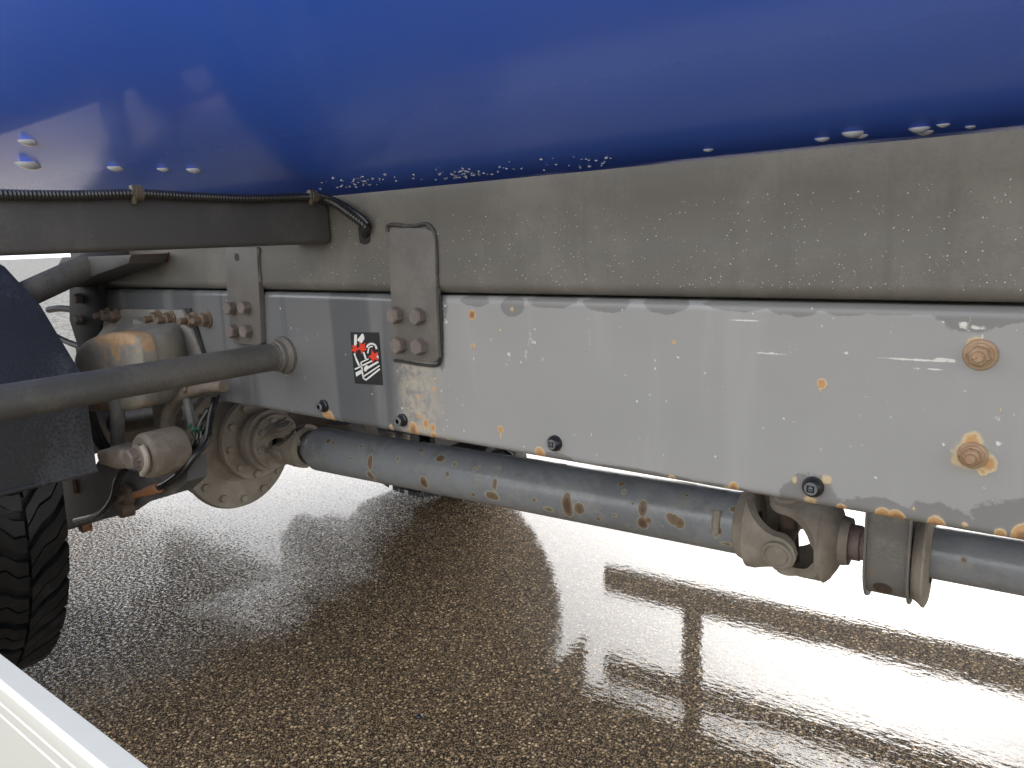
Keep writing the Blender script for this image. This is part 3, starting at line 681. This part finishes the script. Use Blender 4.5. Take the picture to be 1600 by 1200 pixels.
# grey plate under the spring
b = MB(); b.prism([onY(px, py, -.12) for px, py in [(70, 746), (142, 735), (152, 720), (210, 735), (262, 728), (292, 716), (293, 752), (272, 772), (226, 786), (206, 792), (186, 806), (160, 812), (108, 828), (74, 834)]], (0, .05, 0), .006)
pl = b.build('axle_clamp_plate', 'greyplate', truck, 'grey clamp plate under the spring')
b = MB(); b.box(onY(128, 812, -.1) + Vector((-.012, -.01, -.035)), onY(128, 812, -.1) + Vector((.018, .02, .02)), .003); b.build('rusty_lug', 'copper', pl)
b = MB(); b.box(onY(113, 748, -.125) + Vector((-.004, -.001, -.045)), onY(113, 748, -.125) + Vector((.006, .01, -.004)), .001); b.build('rusty_edge', 'copper', pl)
b = MB(); c = onY(200, 772, -.14); b.lathe(c, (.3, -1, 0), [(0, .03), (.01, .032), (.02, .026), (.022, .014), (.036, .012)], 20); b.lathe(c + Vector((.01, .0, -.035)), (0, -1, 0), [(0, .02), (.03, .018)], 16)
b.build('valve', 'brown', pl)
b = MB(); b.prism([onY(px, py, .25) for px, py in [(68, 524), (92, 534), (118, 540), (122, 590), (88, 572)]], (0, .008, 0), .002); gp = b.build('gusset_plate', 'alu', truck, 'pale plate with a hole behind the mudguard')
b = MB(); b.lathe(onY(94, 551, .2485), (0, -1, 0), [(0, .013), (.0006, .013)], 16); b.build('hole', 'dark', gp)
b = MB(); b.tube([onY(px, py, .24) for px, py in [(50, 508), (80, 522), (110, 536), (140, 545)]], .011, 8); b.build('cable', 'dark', truck)
b = MB(); b.tube([onY(px, py, .6) for px, py in [(20, 482), (40, 487), (56, 484)]], .017, 8); b.tube([onY(px, py, .6) for px, py in [(76, 484), (96, 482), (130, 486)]], .016, 8); b.build('dark_lumps', 'dark', truck)  # black lumps in the gap behind the mudguard
# hoses
def hose(name, pts, r, mat='hose', par=truck, label=None):
    b = MB(); b.tube([onY(px, py, y) for px, py, y in pts], r, 10); return b.build(name, mat, par, label)
hose('brake_hose', [(336, 622, -.02), (328, 655, -.05), (322, 690, -.08), (300, 716, -.12), (284, 738, -.14), (262, 755, -.15), (247, 762, -.15)], .0085, label='glossy black brake hose bending to a rusty fitting')
hose('brake_hose', [(326, 640, -.02), (312, 664, -.04), (308, 690, -.06), (296, 705, -.07), (278, 716, -.07)], .0075)
hose('brake_hose', [(342, 618, -.02), (326, 662, -.03), (305, 690, -.04)], .004)
hose('brake_hose', [(196, 732, -.2), (184, 750, -.2), (178, 775, -.19), (166, 794, -.18), (150, 806, -.17), (118, 814, -.15)], .0085, label='black hose hanging beside the tyre')
b = MB(); b.cyl(onY(249, 762, -.15), onY(228, 769, -.15), .0125, seg=12, bevel=.002); b.cyl(onY(228, 769, -.15), onY(212, 773, -.15), .0095, seg=12); b.build('hose_fitting', 'copper', truck, 'rusty hose fitting')
for k in range(9):
    c = onY(302 + random.gauss(0, 4), 674 + random.gauss(0, 6), -.06); a = Vector((random.gauss(0, 1), random.gauss(0, 1), random.gauss(0, 1))).normalized() * .009
    b = MB() if k == 0 else b; b.cyl(c - a, c + a, .0016, seg=6)
b.build('green_cable_tie', 'green', truck, 'frayed green cable ties')
b = MB(); b.cyl(onY(292, 622, -.05), onY(301, 668, -.05), .0105, seg=14); b.build('strut', 'greyplate', truck)
b = MB(); b.box(V(-3.9, .68, -.48), V(-3.3, 1.3, .05), .02); b.build('rear_sky_blocker', 'dark', truck)  # unseen box added to keep sky out of the wet ground's reflection
b = MB(); b.box(V(-3.45, 1.3, -.72), V(-3.02, 1.65, -.1), .015); b.build('far_sky_blocker', 'dark', truck)  # unseen box added to narrow the bright gap mirrored on the ground
b = MB(); b.cyl(onY(455, 690, 1.1), onY(803, 722, 1.1), .085, seg=32, bevel=.01); b.build('air_reservoir', 'dark', truck, 'dark air reservoir on the far side')

# --- propeller shaft line
A0 = onY(484, 698, .37); A1 = onY(1168, 818, .46)
ax = (A1 - A0).normalized(); RS = .065
Ls = (A1 - A0).length
prof_s = [(0, .040), (.008, .046), (.022, .052), (.05, RS)]
ns = 330
for i in range(1, ns): prof_s.append((.05 + (Ls - .05) * i / ns, RS))
prof_s.append((Ls, RS))
b = MB(); b.lathe(A0, ax, prof_s, 72)
me = b.mesh('propeller_shaft', 'shaft')
vco = np.empty(len(me.vertices) * 3); me.vertices.foreach_get('co', vco); vco = vco.reshape(-1, 3)
st2 = np.zeros((len(vco), 4)); st2[:, 3] = 1
a_np = np.array(ax); A0n = np.array(A0)
def on_cyl(px, py):          # first hit of the sight line with the shaft surface
    r = np.array(ray(px, py)); r /= np.linalg.norm(r); o = np.array(CAM) - A0n
    rp = r - a_np * (r @ a_np); op = o - a_np * (o @ a_np)
    A_, B_, C_ = rp @ rp, 2 * rp @ op, op @ op - RS * RS; D_ = B_ * B_ - 4 * A_ * C_
    t = (-B_ - math.sqrt(max(D_, 0))) / (2 * A_); return np.array(CAM) + r * t
for px, py, la, lc, s, ch in [(662, 754, 12, 16, .95, 1), (688, 716, 14, 10, .9, 1), (773, 756, 8, 20, .7, 1), (768, 775, 20, 12, .8, 1), (886, 790, 12, 26, 1, 1), (905, 795, 12, 14, .9, 1), (857, 796, 14, 10, .62, 1), (834, 781, 7, 6, .8, 1), (1004, 795, 9, 16, .95, 1), (1004, 818, 11, 13, 1, 1),
                              (1052, 812, 12, 12, .8, 1), (1062, 818, 10, 12, .85, 1), (1046, 806, 10, 10, .62, 1), (975, 768, 7, 8, .6, 1), (1146, 796, 8, 7, .7, 1), (1118, 818, 9, 30, .72, 1), (742, 733, 7, 9, .6, 1), (748, 730, 6, 8, .6, 1), (710, 725, 9, 8, .62, 1), (595, 755, 26, 12, .85, 1), (580, 745, 14, 18, .7, 1),
                              (578, 722, 9, 20, .8, 1), (513, 689, 9, 8, .85, 1), (564, 697, 6, 6, .8, 1), (548, 716, 5, 5, .7, 1), (620, 720, 5, 5, .6, 1), (622, 716, 7, 9, .6, 1), (660, 708, 7, 6, .7, 1), (780, 732, 6, 5, .55, 1), (880, 725, 12, 8, .55, 1), (960, 805, 6, 5, .6, 1), (545, 735, 10, 8, .5, 2), (640, 745, 6, 6, .6, 2), (1135, 850, 18, 7, .6, 1), (610, 760, 40, 6, .7, 1)]:
    p = on_cyl(px, py); d = vco - p; da = d @ a_np; dc = np.sqrt(np.maximum((d ** 2).sum(1) - da ** 2, 0))
    st2[:, ch] = np.maximum(st2[:, ch], s * np.clip(1 - .5 * ((da / (la * .00115)) ** 2 + (dc / (lc * .00115)) ** 2), 0, 1))
at = me.color_attributes.new('stain', 'FLOAT_COLOR', 'POINT'); at.data.foreach_set('color', st2.ravel())
shaft = place('propeller_shaft', me, truck, label='blue-grey propeller shaft blistered with rust')
# balance weight
p = Vector(on_cyl(1119, 816)); nrm = (p - (A0 + ax * (p - A0).dot(ax))).normalized(); tg = ax.cross(nrm)
b = MB(); rm3 = Matrix((ax, tg, nrm)).transposed()
b.box(p + Vector((-.006, -.022, -.001)), p + Vector((.006, .022, .003)), .0012, 2, rot=rm3, piv=p)
bw = b.build('balance_weight', 'cast', shaft)
def yoke(b, c, ax, e, R0, L, direction, capr=.026, th=.016, w0=68, Rb=None):
    """two curved ears along +-e growing from a base ring at c along ax*direction"""
    a = ax * direction; f = a.cross(e)
    for sg in (1, -1):
        ns_, nt_ = 16, 13; grid = {}
        for i in range(ns_ + 1):
            s = i / ns_; d = s * L
            # half width in metres: broad root, waist, round end about the trunnion
            dc = L - capr * 1.35
            if d > dc: hw = math.sqrt(max((capr * 1.35) ** 2 - (d - dc) ** 2, 0)) 
            else: hw = capr * 1.35 + (R0 * math.sin(R(w0)) - capr * 1.35) * (1 - d / dc) ** 1.8
            for j in range(nt_ + 1):
                u = (j / nt_ * 2 - 1) * max(hw, .0008)
                for lay, rr in ((0, R0), (1, R0 - th)):
                    uu = min(.98, max(-.98, u / rr)); cs = math.sqrt(1 - uu * uu)
                    grid[i, j, lay] = b.bm.verts.new(c + a * d + (e * sg * cs * rr + f * uu * rr))
        fs = []
        for i in range(ns_):
            for j in range(nt_):
                fs.append(b.bm.faces.new((grid[i, j, 0], grid[i, j + 1, 0], grid[i + 1, j + 1, 0], grid[i + 1, j, 0])))
                fs.append(b.bm.faces.new((grid[i, j, 1], grid[i + 1, j, 1], grid[i + 1, j + 1, 1], grid[i, j + 1, 1])))
        for i in range(ns_):
            for j in (0, nt_): fs.append(b.bm.faces.new((grid[i, j, 0], grid[i + 1, j, 0], grid[i + 1, j, 1], grid[i, j, 1])))
        for j in range(nt_):
            for i in (0, ns_): fs.append(b.bm.faces.new((grid[i, j, 0], grid[i, j, 1], grid[i, j + 1, 1], grid[i, j + 1, 0])))
        bmesh.ops.recalc_face_normals(b.bm, faces=fs)
        cc = c + a * (L - capr * 1.35) + e * sg * (R0 - .004)
        b.lathe(cc, e * sg, [(0, capr * 1.12), (.0075, capr * 1.12), (.009, capr * 1.02), (.009, capr * .92), (.0055, capr * .88), (.0055, capr * .8), (.008, capr * .74), (.009, 0.0)], 26, cap=False)

# joint beside the sleeve (right)
JL = .118
J = A1 + ax * (JL * .70)
e1 = Vector((0, -.97, -.23)); e1 = (e1 - ax * e1.dot(ax)).normalized(); e2 = ax.cross(e1).normalized()
if e2.y > 0: e2 = -e2
b = MB(); b.lathe(A1 + ax * -.012, ax, [(0, RS), (.004, RS + .004), (.014, RS + .008), (.03, RS + .018), (.035, .03)], 40, cap=False)
yoke(b, A1 + ax * .012, ax, e1, RS + .020, .105, 1); 
b.build('universal_joint_yoke', 'cast', shaft, 'mud-coloured yoke on the shaft end')
E2 = A1 + ax * (.012 + (.105 - .026 * 1.35) * 2)
b = MB(); yoke(b, E2, ax, e2, RS + .020, .105, -1)
b.lathe(E2 - ax * .004, ax, [(0, .03), (0, RS + .016), (.01, RS + .022), (.018, RS + .014), (.03, .058), (.034, .048), (.05, .045), (.05, 0)], 40, cap=False)
b.build('universal_joint_yoke', 'cast', truck, 'mud-coloured yoke facing the bearing bracket')
b = MB(); Jc = A1 + ax * (.012 + (.105 - .026 * 1.35))
for e in (e1, e2): b.cyl(Jc - e * .068, Jc + e * .068, .019, seg=16)
b.build('cross_pin', 'brown', shaft)
# stub
B0 = E2 + ax * .044; B1 = B0 + ax * .11
b = MB(); b.lathe(B0, ax, [(0, .034), (.02, .034), (.022, .031), (.11, .031)], 28); b.build('slip_stub', 'pinkpaint', truck, 'short stub with flaked pinkish paint')
# carrier bracket: channel bent round the shaft
K0 = E2 + ax * .088
def loop(R0, k0, k1, rims, name, mat, label, straight=.17):
    b = MB(); u = Vector((0, 0, 1)); u = (u - ax * u.dot(ax)).normalized(); f = ax.cross(u)     # f across
    path = []
    for i in range(6): path.append((R0, straight * (1 - i / 5)))
    for i in range(1, 25):
        a = math.pi * i / 24; path.append((R0 * math.cos(a), -R0 * math.sin(a)))
    for i in range(1, 6): path.append((-R0, straight * i / 5))
    sect = [(k0, rims), (k0, 0), (k1, 0), (k1, rims), (k1 - .004, rims), (k1 - .004, .004 if rims > 0 else .004), (k0 + .004, .004), (k0 + .004, rims)] if rims > 0 else [(k0, 0), (k1, 0), (k1, .004), (k0, .004)]
    rings = []
    for i, (p0, p1) in enumerate(path):
        q0 = path[max(i - 1, 0)]; q1 = path[min(i + 1, len(path) - 1)]; t = Vector((q1[0] - q0[0], q1[1] - q0[1])).normalized(); nn = Vector((t.y, -t.x))
        if nn.dot(Vector((p0, min(p1, 0)))) < 0: nn = -nn
        rings.append([b.bm.verts.new(K0 + ax * kx + f * (p0 + nn.x * ro) + u * (p1 + nn.y * ro)) for kx, ro in sect])
    fs = []; m_ = len(sect)
    for A, B in zip(rings, rings[1:]):
        for k in range(m_): fs.append(b.bm.faces.new((A[k], A[(k + 1) % m_], B[(k + 1) % m_], B[k])))
    fs += [b.bm.faces.new(rings[0]), b.bm.faces.new(rings[-1])]
    bmesh.ops.recalc_face_normals(b.bm, faces=fs)
    return b.build(name, mat, truck, label)
br = loop(.08, -.006, .068, .013, 'bearing_bracket', 'castgrey', 'grey channel bracket looped under the shaft')
b = MB(); qd = Vector((0, -.80, -.6)); q0 = K0 + ax * .030 + qd * .084; b.lathe(q0, qd, [(0, .016), (.002, .016), (.0025, .006), (.006, .006)], 18); b.build('grease_nipple', 'brown', br)
b = MB(); b.lathe(K0 + ax * .070, ax, [(0, .04), (0, .082), (.01, .088), (.016, .094), (.02, .094), (.024, .084), (.026, .05)], 44, cap=False); b.build('dust_shield', 'cast', br, 'pale chipped dust shield ring')
# second shaft
C0 = K0 + ax * .092 + Vector((0, 0, .008))
b = MB(); prof2 = [(0, .05), (0, RS - .017)] + [(.01 * i, RS - .017) for i in range(1, 16)] + [(.152, RS - .015), (.158, RS - .011), (.166, RS - .011), (.172, RS - .016)] + [(.18 + .02 * i, RS - .016) for i in range(0, 30)]
b.lathe(C0, ax, prof2, 64); me = b.mesh('front_shaft', 'shaft')
vco = np.empty(len(me.vertices) * 3); me.vertices.foreach_get('co', vco); vco = vco.reshape(-1, 3); da = (vco - np.array(C0)) @ a_np
st3 = np.zeros((len(vco), 4)); st3[:, 3] = 1; st3[:, 2] = np.where(abs(da - .162) < .009, .75, 0); st3[:, 1] = np.where(abs(da - .162) < .009, .3, 0)
at = me.color_attributes.new('stain', 'FLOAT_COLOR', 'POINT'); at.data.foreach_set('color', st3.ravel())
place('front_shaft', me, truck, label='short blue-grey shaft in front of the bracket')
b = MB(); b.lathe(C0 + ax * .20, ax, [(0, RS - .015), (.01, RS + .006), (.05, RS + .018), (.1, RS + .02)], 40); b.build('universal_joint_yoke', 'cast', truck)
# grey cross member over the joint
b = MB(); c = K0 + Vector((-.03, .14, .08)); b.box(c + Vector((-.16, -.04, -.03)), c + Vector((.07, .6, .035)), .008); b.build('bearing_cross_member', 'greyplate', truck)

# left joint and axle drive head
c = A0
b = MB(); b.lathe(A0 + ax * .004, -ax, [(0, .052), (.02, .058), (.03, .05), (.045, .02)], 32, cap=False)
e3 = Vector((0, -.35, .94)); e3 = (e3 - ax * e3.dot(ax)).normalized(); e4 = ax.cross(e3)
yoke(b, A0 - ax * .012, ax, e4, .066, .098, -1, capr=.022); b.build('universal_joint_yoke', 'cast', shaft)
E3 = A0 - ax * (.012 + (.098 - .022 * 1.35) * 2)
b = MB(); yoke(b, E3, ax, e3, .066, .098, 1, capr=.022)
b.lathe(E3 + ax * .004, -ax, [(0, .02), (0, .082), (.004, .086), (.016, .086), (.018, .082), (.018, .07), (.03, .07), (.03, .095), (.05, .098), (.055, .09), (.075, .085), (.085, .085)], 48, cap=False)
drive = b.build('drive_flange', 'cast', truck, 'dirt-covered drive flange of the rear axle')
bolt_s = hexbolt_mesh('flange_bolt', 'cast', r=.0125, h=.012, washer=0, wh=0)
def ring_bolts(c, a_, r, n_, par, off=0.0, me_=bolt_s):
    a, u, v = basis(a_)
    for k in range(n_):
        t = off + 2 * math.pi * k / n_
        place('flange_bolt', me_, par, c + (u * math.cos(t) + v * math.sin(t)) * r, rot_to(a))
ring_bolts(E3 + ax * .003, ax, .069, 8, drive, .2)
HA = E3 - ax * .085
b = MB(); b.lathe(HA, -ax, [(0, .07), (0, .128), (.003, .132), (.018, .134), (.022, .128), (.03, .11), (.05, .11), (.085, .135), (.10, .16)], 56, cap=False)
drive2 = b.build('pinion_housing', 'cast', truck, 'round pinion housing flange ringed with bolts')
ring_bolts(HA + ax * .001, ax, .113, 10, drive2, .1)
HC = HA - ax * .095 + Vector((0, 0, -.035))
b = MB(); b.lathe(HC, -ax, [(0, .10), (0, .195), (.004, .205), (.02, .21), (.026, .205), (.03, .2), (.10, .19), (.2, .15), (.26, .05)], 64, cap=False)
ah = b.build('axle_housing', 'cast', truck, 'bulging differential housing with bolt rim')
ring_bolts(HC + ax * .001, ax, .178, 14, ah, .15)
b = MB(); b.cyl(V(-2.60, -.55, -.56), V(-2.60, CY * 2 + .55, -.56), .085, seg=28); b.build('axle_tube', 'cast', truck)

# --- wheels
WX, WZ, WR = -2.42, CAMZ - .54, .578
def wheel(ysign, yin, width, blocks, label):
    y0 = yin; y1 = yin + ysign * width; s = ysign
    root = bpy.data.objects.new('wheel', None); col.objects.link(root); root.parent = truck
    mw = Matrix.Translation(Vector((WX, (y0 + y1) / 2, WZ))); root.matrix_local = WORLD[truck.name].inverted() @ mw; WORLD[root.name] = mw; root['label'] = label
    b = MB(); rc = WR - .018
    b.lathe(Vector((WX, y0, WZ)), (0, s, 0), [(.05, .27), (.02, .30), (.0, .37), (-.004, .43), (.006, .50), (.02, .535), (.04, rc - .004), (.08, rc), (width / 2, rc + .002), (width - .08, rc), (width - .04, rc - .004), (width - .02, .535), (width - .006, .5), (width + .004, .43), (width, .37), (width - .02, .30), (width - .05, .27)], 96, cap=False)
    b.build('tyre', 'rubber', root)
    b = MB(); b.lathe(Vector((WX, y0, WZ)), (0, s, 0), [(.03, .275), (.03, .24), (.12, .22), (.16, .14), (.16, 0)], 48, cap=False); b.build('rim', 'rim', root)
    # tread blocks: four ribs of slanted, zig-zag-sided blocks
    nb = 36; rows = [(.035, .115), (.122, .19), (.197, .265), (.272, .352)]; wsc = width / .387; mesh_rows = []
    for ri, (ya, yb) in enumerate(rows):
        bb = MB(); ya *= wsc; yb *= wsc; sk = (.040, -.024, .024, -.040)[ri]; ln = 2 * math.pi * WR / nb - .021
        for half in (0, 1):
            t0 = -ln / 2 + half * (ln / 2 + .0015); t1 = t0 + ln / 2 - .005; pts = []
            m1 = [(t0 + sk * (q - .5) * 2 + (.007 if (k % 2) else -.007) * (1 if half else .6), ya + (yb - ya) * q) for k, q in enumerate((0, .33, .66, 1))]
            m2 = [(t1 + sk * (q - .5) * 2 + (.007 if (k % 2) else -.007) * (.6 if half else 1), ya + (yb - ya) * q) for k, q in enumerate((0, .33, .66, 1))]
            ed = .004 * math.sin(ri * 2 + 1)
            pl_ = m1 + m2[::-1]
            edge_drop = lambda yy: .012 * max(0, (abs(yy - width / 2) / (width / 2) - .75) / .25) ** 1.5
            a_ = [bb.bm.verts.new((math.sin(t / WR) * (WR - edge_drop(y)) , s * (y - width / 2), math.cos(t / WR) * (WR - edge_drop(y)))) for t, y in pl_]
            c_ = [bb.bm.verts.new((math.sin(t / WR) * (WR - .022), s * (y - width / 2), math.cos(t / WR) * (WR - .022))) for t, y in pl_]
            fs = [bb.bm.faces.new(a_), bb.bm.faces.new(c_[::-1])]; nn = len(a_)
            for k in range(nn): fs.append(bb.bm.faces.new((a_[k], c_[k], c_[(k + 1) % nn], a_[(k + 1) % nn])))
            bmesh.ops.recalc_face_normals(bb.bm, faces=fs)
        if blocks: mesh_rows.append(bb.mesh('tread_block', 'rubber'))
        else: mesh_rows.append(bb)
    if blocks:
        for k in range(nb):
            for ri, mm in enumerate(mesh_rows):
                place('tread_block', mm, root, (WX, (y0 + y1) / 2, WZ), Matrix.Rotation(2 * math.pi * (k + .5 * (ri % 2)) / nb, 3, 'Y'))
    else:
        big = bmesh.new()
        for ri, bb in enumerate(mesh_rows):
            tmp = bb.mesh('t', 'rubber')
            for k in range(nb):
                n0 = len(big.verts); big.from_mesh(tmp); big.verts.ensure_lookup_table()
                m4 = Matrix.Rotation(2 * math.pi * (k + .5 * (ri % 2)) / nb, 4, 'Y')
                for v in big.verts[n0:]: v.co = m4 @ v.co
            bpy.data.meshes.remove(tmp)
        me_ = bpy.data.meshes.new('tread'); big.to_mesh(me_); big.free(); me_.materials.append(M['rubber'])
        place('tread', me_, root, (WX, (y0 + y1) / 2, WZ), kind='stuff')
    return root
wheel(-1, -.285, .387, True, 'near rear wheel with wet chunky off-road tread')
wheel(1, 2 * CY + .35, .44, False, 'far rear wheel seen under the shaft')

# --- mudguards
mg = [(-3.15, -.25), (-2.95, -.02), (-2.65, .055), (-2.35, .05), (-2.06, -.026), (-1.894, -.112), (-1.737, -.255), (-1.728, -.30), (-1.730, -.462)]
def mudguard(y0, y1, label, mats='mudguard'):
    b = MB(); b.sheet([V(x, y0, z) for x, z in mg], (0, y1 - y0, 0), .004 if y1 > y0 else -.004); o = b.build('mudguard', mats, truck, label, sharp=15)
    b = MB(); b.cyl(V(-1.728, y0, -.466), V(-1.728, y1, -.466), .007, seg=12); b.build('rolled_edge', mats, o); return o
mudguard(-.735, -.29, 'dark blue-black angular mudguard over the near tyre')
mudguard(2 * CY + .25, 2 * CY + .76, 'far mudguard')

# --- springs, far rail and clutter in the gap
def leaves(y0, y1, zc, n_, label):
    root_b = None
    for k in range(n_):
        L = .75 - .11 * k; b = MB(); pts = []
        for i in range(13): x = -L + 2 * L * i / 12; pts.append(V(-2.5 + x, y0, zc - .017 * k + .11 * (x / .75) ** 2))
        b.sheet(pts, (0, y1 - y0, 0), -.014); 
        if root_b is None: root_b = b.build('leaf_spring', 'dark', truck, label, sharp=60)
        else: b.build('leaf', 'dark', root_b, sharp=60)
leaves(.90, .99, -.62, 4, 'far leaf spring pack')
b = MB(); b.sheet([V(XR0, 2 * CY - .075, -.0965), V(XR0, 2 * CY, -.0965), V(XR0, 2 * CY, -.3655), V(XR0, 2 * CY - .075, -.3655)], (XR1 - XR0, 0, 0), .008); b.build('chassis_rail', 'greyplate', truck, 'far-side chassis rail')
b = MB(); b.box(V(XR0, 2 * CY - .07, -.09), V(XR1, 2 * CY, .085)); b.build('subframe', 'subframe', truck, 'far-side subframe')
for X in (-1.95, -.95, .05, 1.0):
    b = MB(); b.box(V(X - .04, .08, -.33), V(X + .04, 2 * CY - .08, -.13), .01); b.build('frame_cross_member', 'greyplate', truck)
# pieces seen in the slit between rail and shaft
b = MB(); b.prism([onY(px, py, .6) for px, py in [(436, 636), (560, 650), (575, 684), (480, 684), (440, 670)]], (0, .05, 0), .006); b.build('crossmember_gusset', 'castdark', truck)
b = MB(); b.prism([onY(px, py, .55) for px, py in [(505, 664), (542, 664), (556, 684), (520, 684), (508, 676)]], (0, .05, 0), .004); b.build('rusty_gusset', 'castrust', truck)
b = MB(); b.cyl(onY(520, 668, .9), onY(640, 690, .9), .05, seg=20); b.build('air_pipe', 'greyplate', truck)
for px, py in ((609, 683), (632, 686)):
    b = MB(); b.cyl(onY(px, py - 6, .62), onY(px, py + 10, .62), .016, seg=10, bevel=.002); b.build('shackle_bolt', 'cast', truck)
b = MB(); b.box(onY(676, 690, .8) + Vector((-.012, 0, -.03)), onY(676, 690, .8) + Vector((.012, .3, .05))); b.build('cable_tray', 'greyplate', truck)
b = MB(); b.cyl(onY(688, 694, .95), onY(766, 712, .95), .035, seg=20, bevel=.004); b.build('air_reservoir', 'dark', truck)
b = MB(); b.tube([onY(px, py, 1.0) for px, py in [(640, 684), (700, 702), (760, 706), (806, 718)]], .007, 8); b.tube([onY(px, py, .9) for px, py in [(770, 706), (785, 703), (800, 712)]], .006, 8); b.build('cable_bundle', 'hose', truck)
b = MB(); b.box(onY(786, 708, 1.0) + Vector((-.02, 0, -.02)), onY(806, 716, 1.0) + Vector((.0, .06, .02)), .002); b.build('clip_bracket', 'greyplate', truck)

# --- side guards
def guard(Y, side, zt, lab, x0, x1, mat, h=.12, post=True):
    b = MB(); t = .03 * side
    for k in range(1): pass
    # ribbed hollow profile: outline in y/z
    o0 = Y; sct = [(o0, zt), (o0 + t, zt), (o0 + t, zt - h * .18), (o0 + t * .88, zt - h * .20), (o0 + t * .88, zt - h * .24), (o0 + t, zt - h * .26), (o0 + t, zt - h * .34), (o0 + t * .88, zt - h * .36), (o0 + t * .88, zt - h * .40), (o0 + t, zt - h * .42), (o0 + t, zt - h), (o0, zt - h)]
    b.prism([V(x0, y, z) for y, z in sct], (x1 - x0, 0, 0))
    return b.build('side_guard_rail', mat, truck, lab)
gN = onY(0, 1018, -.745).z - CAMZ
nb = MB(); h = .13; zt = gN; yo = -.7725; yi = -.745
sct = [(yi, zt - .003), (yi - .002, zt), (yo + .006, zt), (yo + .001, zt - .004), (yo, zt - .010), (yo, zt - .018), (yo + .0012, zt - .0195), (yo + .0012, zt - .022), (yo, zt - .0235), (yo, zt - .034), (yo + .0012, zt - .0355), (yo + .0012, zt - .038), (yo, zt - .0395), (yo, zt - h + .006), (yo + .006, zt - h), (yi, zt - h)]
nb.prism([V(-1.15, y, z) for y, z in sct], (2.6, 0, 0)); nb.build('side_guard_rail', 'alu', truck, 'bright ribbed aluminium side guard rail close to the viewer')
YF = 1.68
for zt, slp, lab in ((-.703, .035, 'lower far-side guard rail mirrored in the water'), (-.268, .055, 'upper far-side guard rail mirrored in the water')):
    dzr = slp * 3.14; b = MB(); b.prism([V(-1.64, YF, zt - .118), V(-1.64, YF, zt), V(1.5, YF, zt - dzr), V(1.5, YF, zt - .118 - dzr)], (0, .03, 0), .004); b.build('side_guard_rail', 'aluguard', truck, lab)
b = MB(); b.box(V(-1.25, YF - .04, -.83), V(-1.18, YF - .002, .1), .004); b.build('guard_post', 'aluguard', truck, 'upright post of the far guard')
b = MB(); b.box(V(.9, YF - .04, -.90), V(.97, YF - .002, .1), .004); b.build('guard_post', 'aluguard', truck)
b = MB(); b.box(V(-5.5, YF - .02, -.15), V(1.5, YF + .10, .62), .004); b.build('side_blocker_panel', 'dark', truck, 'far-side panel enlarged to block sky from the water')  # lower edge read from the water; height and length added to block sky
b = MB(); b.box(V(-.95, YF - .02, -.235), V(-.87, YF + .015, -.17), .008); b.build('side_marker', 'orange', truck, 'orange side marker lamp')

# ------------------------------------------------------------------ loose things on the asphalt
def pebble(px, py, s, mat, label, cat='stone'):
    b = MB(); bmesh.ops.create_icosphere(b.bm, subdivisions=2, radius=s)
    for v in b.bm.verts: v.co = Vector((v.co.x * random.uniform(.85, 1.2), v.co.y * random.uniform(.8, 1.1), v.co.z * .55))
    p = onZ(px, py, s * .3); o = b.build('stone' if cat == 'stone' else 'leaf', mat, None, label, loc=p, sharp=60); o['category'] = cat
pebble(484, 1005, .006, 'stone', 'small yellowish stone lying on the brown wet asphalt')
pebble(655, 1119, .009, 'darkleaf', 'dark crumpled leaf scrap on the asphalt near the bottom centre', 'leaf')
